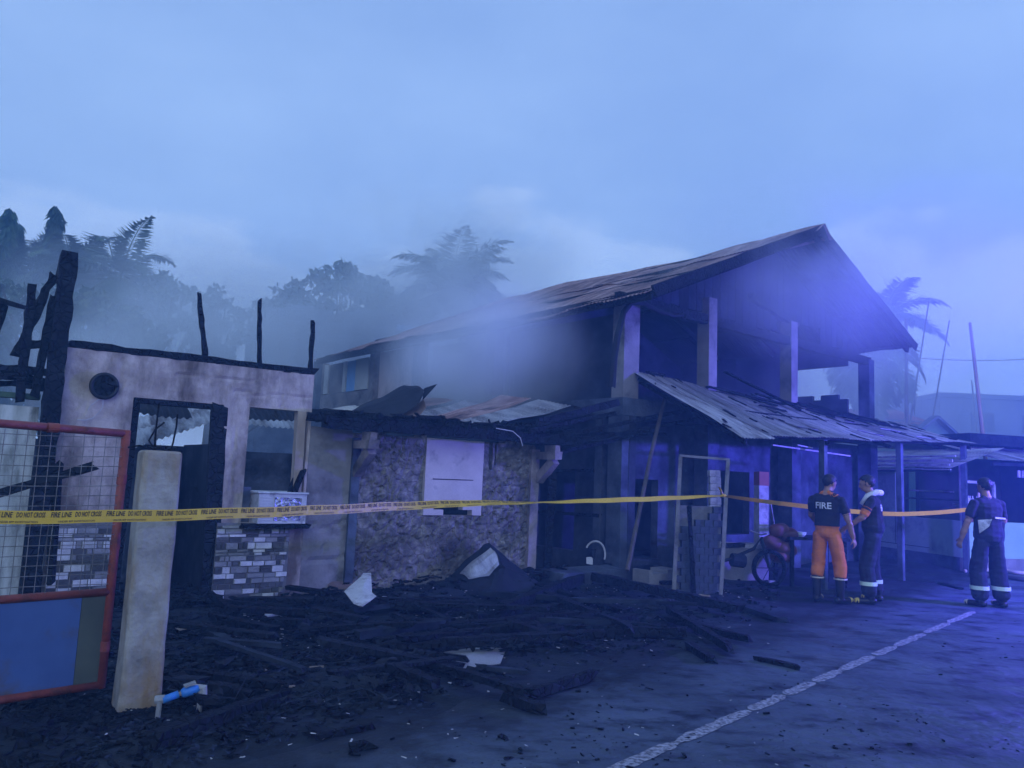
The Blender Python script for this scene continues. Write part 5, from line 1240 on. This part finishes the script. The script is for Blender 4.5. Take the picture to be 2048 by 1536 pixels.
def fit(me, w, h):
    xs_ = [v.co.x for v in me.vertices]; ys_ = [v.co.y for v in me.vertices]; x0, x1, y0, y1 = min(xs_), max(xs_), min(ys_), max(ys_)
    return [((v.co.x - x0) / (x1 - x0) * w, (v.co.y - y0) / (y1 - y0) * h) for v in me.vertices], [list(p.vertices) for p in me.polygons]
REP = .282; s_first = None
best = min(range(N + 1), key=lambda i: abs((fine[i] - at(100, 1033, 4.09)).length)); s_first = arc[best] - REP
k = -1; s = s_first - REP
tf = [(fit(big, .106, .0275), 0.0, -.001), (fit(big2, .138, .0275), .120, -.001), (fit(small, .184, .010), .037, -.028)]
s = s_first - REP
while s < arc[s1080] - .2:
    for (vs, fs), du, dz in tf:
        mb = MB(); ok = s + du > 0
        if ok:
            mb.add([tape_pt(s + du + x, (dz + y) / (TW / 2), .0016) for x, y in vs], fs)
            mb.build('print', 'tape_ink', tape, world=True)
    s += REP
seg2 = [at(1452, 992, 9.75), at(1530, 1003, 10.6), at(1640, 1016, 11.6), at(1720, 1024, 12.1), at(1790, 1028, 12.5), at(1860, 1026, 12.6), at(1920, 1021, 12.6), at(1958, 1016, 12.6)]
N2 = 60
def t2(a, b):
    p = cat_(seg2, a * 7); q = cat_(seg2, min(1, a + .01) * 7); d = (q - p); d = d.normalized() if d.length > 1e-6 else Vector((1, 0, 0))
    side = d.cross(Vector((0, 0, 1))).normalized(); an = R(62) * max(0, 1 - a * 3.2) + R(8) + R(60) * max(0, a - .86) * 6; w = Vector((0, 0, 1)) * math.cos(an) + side * math.sin(an)
    return p + w * ((b - .5) * TW * (1 if a < .9 else max(.25, 1 - (a - .9) * 7)))
tp2 = thing('fire_line_tape', 'plain yellow tape sagging behind the firefighters towards the stall', 'tape', (seg2[3].x, seg2[3].y, 0))
MB().sheet(t2, N2, 2, .0006).build('band', 'tape_yellow', tp2, world=True)
e = seg2[-1]; MB().tube([(e.x, e.y, 0), (e.x, e.y, e.z + .25)], .02, 7).build('stake', 'pale_wood', tp2, world=True)
# ------------------------------------------------------------------ people
from mathutils.bvhtree import BVHTree
import numpy as np, time
def ellip_tube(mb, p0, p1, r0, r1, xa, n=14):
    """closed elliptical limb with domed ends; r = (across, deep)"""
    p0, p1 = Vector(p0), Vector(p1); d = (p1 - p0).normalized(); xa = Vector(xa); xa = (xa - d * xa.dot(d)).normalized(); ya = d.cross(xa)
    rings = []
    def ring(c, rx, ry): rings.append([c + xa * (math.cos(t) * rx) + ya * (math.sin(t) * ry) for t in [2 * math.pi * i / n for i in range(n)]])
    m0, m1 = min(r0), min(r1)
    for a in (-85, -60, -30): ring(p0 + d * (math.sin(R(a)) * m0 * .8), r0[0] * math.cos(R(a)), r0[1] * math.cos(R(a)))
    for k in range(5): t = k / 4; ring(p0.lerp(p1, t), r0[0] * (1 - t) + r1[0] * t, r0[1] * (1 - t) + r1[1] * t)
    for a in (30, 60, 85): ring(p1 + d * (math.sin(R(a)) * m1 * .8), r1[0] * math.cos(R(a)), r1[1] * math.cos(R(a)))
    vs = [p for r_ in rings for p in r_]; K = len(rings)
    fs = [(i * n + q, i * n + (q + 1) % n, i * n + n + (q + 1) % n, i * n + n + q) for i in range(K - 1) for q in range(n)]
    fs += [tuple(range(n - 1, -1, -1)), tuple((K - 1) * n + q for q in range(n))]; mb.add(vs, fs)
SKIN, TOP, TRIM, LEG, BOOT = range(5)
class Body:
    def __init__(s): s.prims = []; s.waist = 1.04
    def limb(s, p0, p1, r0, r1, m, xa=(1, 0, 0), sel=True):
        r0 = r0 if isinstance(r0, tuple) else (r0, r0); r1 = r1 if isinstance(r1, tuple) else (r1, r1)
        s.prims.append((Vector(p0), Vector(p1), r0, r1, m, Vector(xa), sel)); return s
    def hand(s, wrist, d, palm_n, curl=.5):
        """palm, four unequal curled fingers and a thumb off the palm's side"""
        d = Vector(d).normalized(); pn = Vector(palm_n); pn = (pn - d * pn.dot(d)).normalized(); sd = d.cross(pn); w = Vector(wrist)
        s.limb(w, w + d * .085, (.034, .016), (.040, .014), SKIN, sd)
        for k, ln in enumerate((.068, .078, .073, .056)):
            b = w + d * .085 + sd * (-.030 + .020 * k); d1 = (d + pn * curl * .5).normalized(); d2 = (d + pn * curl * 1.6).normalized(); d3 = (d * .4 + pn * curl * 2.2).normalized()
            p1 = b + d1 * ln * .45; p2 = p1 + d2 * ln * .32; p3 = p2 + d3 * ln * .25
            s.limb(b, p1, .0090, .0085, SKIN, sd); s.limb(p1, p2, .0085, .008, SKIN, sd); s.limb(p2, p3, .008, .0065, SKIN, sd)
        b = w + d * .03 - sd * .034; p1 = b + (d * .6 - sd * .6 + pn * .3).normalized() * .035; p2 = p1 + (d * .9 - sd * .15 + pn * .5).normalized() * .028
        s.limb(b, p1, .013, .011, SKIN, sd); s.limb(p1, p2, .010, .008, SKIN, sd)
    def head(s, neck, c, face):
        neck, c, f = Vector(neck), Vector(c), Vector(face).normalized(); up = Vector((0, 0, 1)); sd = f.cross(up).normalized(); up = sd.cross(f)
        s.limb(neck - up * .03, c - up * .06, .058, .052, SKIN, sd)
        s.limb(c + f * .004 - up * .01, c - f * .01 + up * .035, (.074, .092), (.072, .088), SKIN, sd)      # skull
        s.limb(c + f * .035 - up * .075, c + f * .03 - up * .02, (.045, .045), (.062, .06), SKIN, sd)       # jaw
        s.limb(c + f * .100 - up * .035, c + f * .088 + up * .005, .013, .008, SKIN, sd)                      # nose
        s.limb(c + f * .082 - up * .068, c + f * .080 - up * .060, (.024, .010), (.024, .010), SKIN, sd)    # lips
        s.limb(c + f * .082 + up * .022 - sd * .03, c + f * .082 + up * .022 + sd * .03, .010, .010, SKIN, up)   # brow
        for q in (-1, 1): s.limb(c + sd * (q * .076) - up * .03, c + sd * (q * .079) + up * .012, (.008, .016), (.010, .019), SKIN, sd)
        s.hd = (c, f, sd, up)
    def build(s, parent, mats):
        mb = MB()
        for p0, p1, r0, r1, m, xa, sel in s.prims: ellip_tube(mb, p0, p1, r0, r1, xa)
        o = mb.build('body', mats, parent)
        md = o.modifiers.new('r', 'REMESH'); md.mode = 'VOXEL'; md.voxel_size = .0085
        ms = o.modifiers.new('s', 'SMOOTH'); ms.factor = .5; ms.iterations = 4
        dg = bpy.context.evaluated_depsgraph_get(); dg.update()
        me = bpy.data.meshes.new_from_object(o.evaluated_get(dg)); o.modifiers.clear(); old = o.data; o.data = me; bpy.data.meshes.remove(old)
        me.materials.clear()
        for m in mats: me.materials.append(MATS[m])
        nf = len(me.polygons); C_ = np.empty(nf * 3); me.polygons.foreach_get('center', C_); C_ = C_.reshape(-1, 3)
        best = np.full(nf, 9e9); idx = np.zeros(nf, dtype=np.int32)
        for p0, p1, r0, r1, m, xa, sel in s.prims:
            a_ = np.array(p0); d = np.array(p1) - a_; t = np.clip((C_ - a_) @ d / max(1e-9, d @ d), 0, 1)
            rr = ((r0[0] + r0[1]) * (1 - t) + (r1[0] + r1[1]) * t) / 2
            e = np.abs(np.linalg.norm(C_ - a_ - t[:, None] * d, axis=1) - rr); k_ = e < best; best[k_] = e[k_]; idx[k_] = m
        zz = C_[:, 2]; tors = np.isin(idx, (TOP, LEG)) | ((idx == TRIM) & (zz < 1.30) & (np.abs(C_[:, 0]) < .2))
        idx[tors & (zz >= s.waist)] = TOP; idx[tors & (zz < s.waist)] = LEG
        me.polygons.foreach_set('material_index', idx); me.polygons.foreach_set('use_smooth', [True] * nf); me.update()
        nv_ = len(me.vertices); X_ = np.empty(nv_ * 3); N_ = np.empty(nv_ * 3); me.vertices.foreach_get('co', X_); me.vertices.foreach_get('normal', N_)
        X_, N_ = X_.reshape(-1, 3), N_.reshape(-1, 3)
        A_ = np.array([(.006 * n3((p[0], p[1], p[2] * 2.2), 11) + .009 * n3((p[0], p[1], p[2] * 1.6), 6)) if p[2] < 1.36 else 0 for p in X_]); me.vertices.foreach_set('co', (X_ + N_ * A_[:, None]).ravel()); me.update()
        return o
def hair(parent, hd, seed=0, low=.0):
    c, f, sd, up = hd; bm = bmesh.new(); bmesh.ops.create_icosphere(bm, subdivisions=4, radius=1)
    for v in bm.verts:
        p = v.co.copy(); k = 1 + .05 * n3(p, 7, seed)
        v.co = c + up * .022 - f * .008 + sd * (p.x * .086 * k) + f * (p.y * .106 * k) + up * (p.z * .098 * k)
    def keep(p):
        q = p - c; y, z = q.dot(f), q.dot(up)
        return z > .045 + .02 * (y > .06) or (y < .03 and z > -.035) or (y < -.035 and z > -.075 + low)
    bmesh.ops.delete(bm, geom=[v for v in bm.verts if not keep(v.co)], context='VERTS')
    me = bpy.data.meshes.new('hair'); bm.to_mesh(me); bm.free(); me.materials.append(MATS['hair']); me.polygons.foreach_set('use_smooth', [True] * len(me.polygons))
    o = bpy.data.objects.new('hair', me); col.objects.link(o); o.parent = parent
    md = o.modifiers.new('s', 'SOLIDIFY'); md.thickness = .02; md.offset = -1
    for q in (-1, 1):
        e = MB().tube([c + f * .084 + sd * (q * .031) - up * .002, c + f * .090 + sd * (q * .031) - up * .002], [.011, .006], 8).build('eye', 'hair', parent)
def band(parent, c, rx, ry, h, m, d=(0, 0, 1), nm='reflective_band'):
    c = Vector(c); n = 24; vs = []
    for z, k in ((-h / 2, 1), (-h / 2, 1.05), (h / 2, 1.05), (h / 2, 1)):
        vs += [c + Vector((math.cos(2 * math.pi * i / n) * rx * k, math.sin(2 * math.pi * i / n) * ry * k, z)) for i in range(n)]
    MB().add(vs, [(a * n + i, a * n + (i + 1) % n, a * n + n + (i + 1) % n, a * n + n + i) for a in range(3) for i in range(n)]).build(nm, m, parent, smooth=False)
def boots(parent, feet, tip, h=.3):
    for (x, y, a) in feet:
        d = Vector((math.sin(a), math.cos(a), 0)); mb = MB(); p = Vector((x, y, 0))
        ellip_tube(mb, p + Vector((0, 0, .05)), p + Vector((0, 0, h)), (.052, .056), (.062, .066), (1, 0, 0))
        ellip_tube(mb, p + Vector((0, 0, .045)) - d * .05, p + d * .17 + Vector((0, 0, .04)), (.045, .042), (.043, .036), (d.y, -d.x, 0))
        o = mb.build('boot', 'boot', parent, smooth=True)
        mb = MB(); ellip_tube(mb, p + d * .155 + Vector((0, 0, .042)), p + d * .178 + Vector((0, 0, .04)), (.046, .038), (.040, .034), (d.y, -d.x, 0)); mb.build('toe_cap', tip, o, smooth=True)
def print_back(parent, body, txt, w, h, cx, cz, nm='lettering'):
    me = body.data; bvh = BVHTree.FromPolygons([v.co for v in me.vertices], [p.vertices for p in me.polygons])
    tm = text_mesh(txt, 1.0, 0, .02); vs, fs = fit(tm, w, h); mb = MB(); out = []
    for x, y in vs:
        o_ = Vector((cx - w / 2 + x, -1, cz - h / 2 + y)); hit = bvh.ray_cast(o_, Vector((0, 1, 0)))
        out.append((hit[0] if hit[0] is not None else Vector((o_.x, -.12, o_.z))) + Vector((0, -.006, 0)))
    mb.add(out, fs).build(nm, 'lettering', parent)
def standing(b, hipw, fl, fr, kl, kr, legr, legm, ankr, hem=.16):
    """pelvis and two legs; feet at fl, fr (x, y), knees kl, kr"""
    b.limb((0, 0, .90), (0, 0, 1.06), (.155, .115), (.15, .11), legm)
    for s_, f_, k_ in ((-1, fl, kl), (1, fr, kr)):
        hp = (s_ * hipw, 0, .88); b.limb(hp, (*k_, .49), (.095, .10), legr, legm); b.limb((*k_, .49), (f_[0], f_[1], hem), legr, ankr, legm)

# firefighter in orange trousers, back half turned to the camera
f1 = thing('person', 'firefighter in black shirt lettered on the back and orange trousers', 'person', G(1655, 1204), math.atan2(.74, .67) - math.pi / 2, 'firefighters under the tape')
b = Body(); standing(b, .09, (-.13, -.02), (.15, .05), (-.13, .03), (.14, .08), (.088, .092), LEG, (.082, .085), .36); b.waist = 1.0
b.limb((0, 0, 1.0), (0, .01, 1.14), (.165, .125), (.165, .12), TOP); b.limb((0, .01, 1.14), (0, .0, 1.33), (.165, .12), (.185, .115), TOP)
b.limb((-.13, 0, 1.36), (.13, 0, 1.36), (.07, .075), (.07, .075), TOP, (0, 1, 0)); b.limb((-.06, .0, 1.435), (.06, 0, 1.435), (.035, .055), (.035, .055), TRIM, (0, 0, 1))
b.limb((.10, -.01, 1.40), (.12, .02, 1.22), .055, .05, TRIM, (1, 0, 0))
for s_, el, wr in ((-1, (-.25, .10, 1.12), (-.20, .25, 1.0)), (1, (.27, .02, 1.10), (.30, .12, .86))):
    b.limb((s_ * .19, 0, 1.35), Vector((s_ * .19, 0, 1.35)).lerp(Vector(el), .62), .058, .060, TOP); b.limb(Vector((s_ * .19, 0, 1.35)).lerp(Vector(el), .6), el, .047, .043, SKIN); b.limb(el, wr, .042, .029, SKIN)
    d = Vector(wr) - Vector(el); b.hand(wr, d, (-s_, .2, 0), .5)
b.head((0, .01, 1.45), (.02, .05, 1.575), (.45, .85, -.28)); o = b.build(f1, ['skin', 'black_cloth', 'orange_cloth', 'orange_cloth', 'boot'])
hair(f1, b.hd, 1); boots(f1, ((-.13, -.03, -.1), (.15, .04, .5)), 'boot_yellow', .33); print_back(f1, o, 'FIRE', .21, .085, -.01, 1.27)
for x, y in ((-.13, -.01), (.15, .055)): band(f1, (x, y, .315), .082, .086, .018, 'hose', nm='trouser_cuff')

# firefighter with a towel round the neck, facing left
f2 = thing('person', 'firefighter in dark coveralls with a white towel round the neck', 'person', G(1748, 1206), math.atan2(.45, -.9) - math.pi / 2, 'firefighters under the tape')
b = Body(); standing(b, .09, (-.17, .05), (.20, -.02), (-.14, .08), (.16, .03), (.098, .10), LEG, (.098, .10))
b.limb((0, 0, 1.0), (0, .0, 1.14), (.175, .15), (.17, .13), LEG); b.limb((0, .0, 1.14), (0, .01, 1.33), (.17, .13), (.185, .12), TOP)
b.limb((-.13, .01, 1.37), (.13, .01, 1.37), (.07, .075), (.07, .075), TOP, (0, 1, 0))
for s_, el, wr in ((-1, (-.26, .12, 1.13), (-.16, .33, .98)), (1, (.24, .14, 1.12), (.12, .34, .97))):
    b.limb((s_ * .19, .01, 1.36), Vector((s_ * .19, .01, 1.36)).lerp(Vector(el), .55), .060, .062, TOP); b.limb(Vector((s_ * .19, .01, 1.36)).lerp(Vector(el), .55), Vector((s_ * .19, .01, 1.36)).lerp(Vector(el), .78), .066, .06, TRIM)
    b.limb(Vector((s_ * .19, .01, 1.36)).lerp(Vector(el), .7), el, .046, .043, SKIN); b.limb(el, wr, .042, .029, SKIN); b.hand(wr, Vector(wr) - Vector(el), (-s_ * .6, 0, -.6), .7)
b.head((0, .02, 1.46), (0, .07, 1.59), (-.05, 1, -.18)); o = b.build(f2, ['skin', 'black_cloth', 'orange_cloth', 'navy_cloth', 'boot'])
hair(f2, b.hd, 2); boots(f2, ((-.17, .04, -.3), (.20, -.03, .25)), 'boot_yellow', .22)
tw = MB(); tw.tube([(-.135, .13, 1.30), (-.14, .06, 1.42), (-.10, -.05, 1.475), (0, -.10, 1.47), (.10, -.05, 1.475), (.15, .05, 1.42), (.15, .12, 1.28)], [.035, .038, .04, .042, .04, .038, .035], 9); tw.build('towel', 'towel', f2, smooth=True)
for x, y in ((-.17, .06), (.19, 0)): band(f2, (x, y, .27), .102, .104, .05, 'reflective')
print_back(f2, o, 'BFP', .19, .085, .0, 1.27)

# firefighter seen from behind at the right
f3 = thing('person', 'firefighter seen from behind in black shirt and dark bunker trousers', 'person', G(1981, 1214), math.atan2(1, -.12) - math.pi / 2, 'firefighters under the tape')
b = Body(); standing(b, .10, (-.15, .0), (.15, -.02), (-.14, .04), (.14, .02), (.105, .11), LEG, (.108, .11))
b.limb((0, 0, .94), (0, .0, 1.10), (.205, .15), (.18, .14), LEG); b.limb((.16, .02, .9), (.18, .0, 1.12), (.07, .08), (.06, .07), LEG)
b.limb((0, 0, 1.10), (0, .0, 1.34), (.185, .135), (.205, .125), TOP); b.limb((-.13, 0, 1.395), (.13, 0, 1.395), (.07, .068), (.07, .068), TOP, (0, 1, 0)); b.limb((-.07, 0, 1.44), (.07, 0, 1.44), (.05, .05), (.05, .05), TOP, (0, 1, 0))
for s_, el, wr in ((-1, (-.29, .02, 1.13), (-.34, .08, .90)), (1, (.29, .08, 1.14), (.14, .27, 1.14))):
    b.limb((s_ * .195, 0, 1.385), Vector((s_ * .195, 0, 1.385)).lerp(Vector(el), .68), .064, .067, TOP); b.limb(Vector((s_ * .21, 0, 1.39)).lerp(Vector(el), .65), el, .05, .046, SKIN); b.limb(el, wr, .046, .031, SKIN)
    b.hand(wr, Vector(wr) - Vector(el), (-s_ * .5, .6, 0) if s_ > 0 else (.7, .3, 0), .8)
b.head((0, .01, 1.49), (-.015, .03, 1.62), (-.25, 1, -.08)); o = b.build(f3, ['skin', 'black_cloth', 'black_cloth', 'navy_cloth', 'boot'])
hair(f3, b.hd, 3); boots(f3, ((-.15, .0, -.5), (.15, -.03, .1)), 'hose', .2)
for x, y in ((-.15, .005), (.15, -.015)): band(f3, (x, y, .255), .112, .113, .05, 'reflective')
MB().beam((.0, -.138, 1.20), (.17, -.115, 1.19), .008, .022, 3, .001).build('waist_strap', 'towel', f3)
MB().add([(-.19, -.06, 1.16), (-.05, -.142, 1.18), (-.10, -.145, 1.08), (-.19, -.08, .98), (-.19, -.05, 1.155), (-.05, -.13, 1.17), (-.1, -.135, 1.08), (-.19, -.07, .985)], [(0, 1, 2, 3), (7, 6, 5, 4), (0, 4, 5, 1), (1, 5, 6, 2), (2, 6, 7, 3), (3, 7, 4, 0)]).build('shirt_flap', 'ac_white', f3)

# ------------------------------------------------------------------ emergency beacon just beyond the right edge: a blue lamp on a mast
bl = thing('warning_beacon', 'blue flashing beacon on a thin mast beyond the right edge', 'beacon', (8.9, 9.8, 0))
MB().tube([(0, 0, 0), (0, 0, 2.3)], .03, 8).build('mast', 'grey_pvc', bl); MB().tube([(0, 0, 2.3), (0, 0, 2.36)], .09, 14).build('lamp_base', 'black_plastic', bl)
for k in range(3): MB().tube([(0, 0, .35), (math.cos(k * 2.1) * .4, math.sin(k * 2.1) * .4, 0)], .015, 6).build('leg', 'grey_pvc', bl)
bld = bpy.data.lights.new('beacon_light', 'POINT'); bld.energy = 3700; bld.color = (.10, .075, 1.0); bld.shadow_soft_size = .09
blo = bpy.data.objects.new('beacon_light', bld); col.objects.link(blo); blo.parent = bl; blo.location = (0, 0, 2.47)
# ------------------------------------------------------------------ haze and smoke
def volume_mat(name, color, density, aniso=0.2, cloud=None):
    m = bpy.data.materials.new(name); m.use_nodes = True; t = m.node_tree; t.nodes.clear()
    out = t.nodes.new('ShaderNodeOutputMaterial'); pv = t.nodes.new('ShaderNodeVolumePrincipled')
    pv.inputs['Color'].default_value = (*color, 1); pv.inputs['Density'].default_value = density; pv.inputs['Anisotropy'].default_value = aniso
    t.links.new(pv.outputs[0], out.inputs['Volume'])
    if cloud:                       # billows: noise thresholded, fading to nothing at the edge of the puff
        sc, lo, hi = cloud; n = t.nodes.new; l = t.links.new
        tc = n('ShaderNodeTexCoord'); nz = n('ShaderNodeTexNoise'); nz.inputs['Scale'].default_value = sc; nz.inputs['Detail'].default_value = 2.5
        l(tc.outputs['Object'], nz.inputs['Vector'])
        ln = n('ShaderNodeVectorMath'); ln.operation = 'LENGTH'
        mp = n('ShaderNodeMapping'); mp.inputs['Location'].default_value = (-1, -1, -1); mp.inputs['Scale'].default_value = (2, 2, 2); l(tc.outputs['Generated'], mp.inputs['Vector']); l(mp.outputs[0], ln.inputs[0])
        fa = n('ShaderNodeMapRange'); fa.interpolation_type = 'SMOOTHSTEP'; fa.inputs['From Min'].default_value = 1.0; fa.inputs['From Max'].default_value = .15; l(ln.outputs['Value'], fa.inputs['Value'])
        mr = n('ShaderNodeMapRange'); mr.inputs['From Min'].default_value = lo; mr.inputs['From Max'].default_value = hi; l(nz.outputs['Fac'], mr.inputs['Value'])
        m1 = n('ShaderNodeMath'); m1.operation = 'MULTIPLY'; l(fa.outputs[0], m1.inputs[0]); l(mr.outputs[0], m1.inputs[1])
        m2 = n('ShaderNodeMath'); m2.operation = 'MULTIPLY'; m2.inputs[1].default_value = density; l(m1.outputs[0], m2.inputs[0]); l(m2.outputs[0], pv.inputs['Density'])
    MATS[name] = m; return m
volume_mat('haze_air', (.26, .56, 1.0), .0085, .2)
tag(MB().box(-64, 64, -8, 74, -1, 12.6).build('haze', 'haze_air'), 'thin blue smoke haze hanging in the air', 'haze', kind='stuff')
def puff(c, r, dens, sc=.9, lo=.36, hi=.66, label='', seed=0):
    nm = 'smoke_%d' % seed; volume_mat('smoke_mat%d' % seed, (.94, .98, 1.0), dens, .1, (sc, lo, hi))
    bm = bmesh.new(); bmesh.ops.create_icosphere(bm, subdivisions=3, radius=1)
    for v in bm.verts: v.co = Vector((v.co.x * r[0], v.co.y * r[1], v.co.z * r[2]))
    me = bpy.data.meshes.new('smoke'); bm.to_mesh(me); bm.free(); me.materials.append(MATS['smoke_mat%d' % seed])
    o = bpy.data.objects.new('smoke', me); col.objects.link(o); o.location = c; return tag(o, label, 'smoke', kind='stuff')
if SMOKE:
    puff(at(300, 690, 15), (4.8, 3.0, 2.7), .65, .5, .36, .62, 'smoke drifting behind the doorway wall of the bungalow', 1)
    puff(at(890, 555, 23), (5.4, 3.0, 3.8), .7, .45, .36, .62, 'smoke rising beside the left eave of the house', 2)
    puff(H.w(3.4, -2.1, 5.0), (4.4, 1.9, 2.0), .5, .6, .36, .62, 'smoke curling in front of the house gable', 3)
    puff(H.w(8.6, 2.0, 4.0), (4.4, 3.4, 3.6), .45, .5, .34, .6, 'smoke behind the right slope of the house roof', 5)
    puff(H.w(-1.0, 2.2, 3.4), (2.0, 3.6, 1.5), 1.1, .8, .25, .62, 'smoke seeping out under the left eave of the house', 6)
    puff(at(480, 640, 23), (9.5, 2.8, 3.6), .46, .4, .34, .62, 'wide bank of smoke before the trees and the block building', 7)
    puff(at(1960, 800, 23), (6.0, 3.4, 4.2), .22, .4, .3, .6, 'violet lit smoke before the far buildings at right', 8)
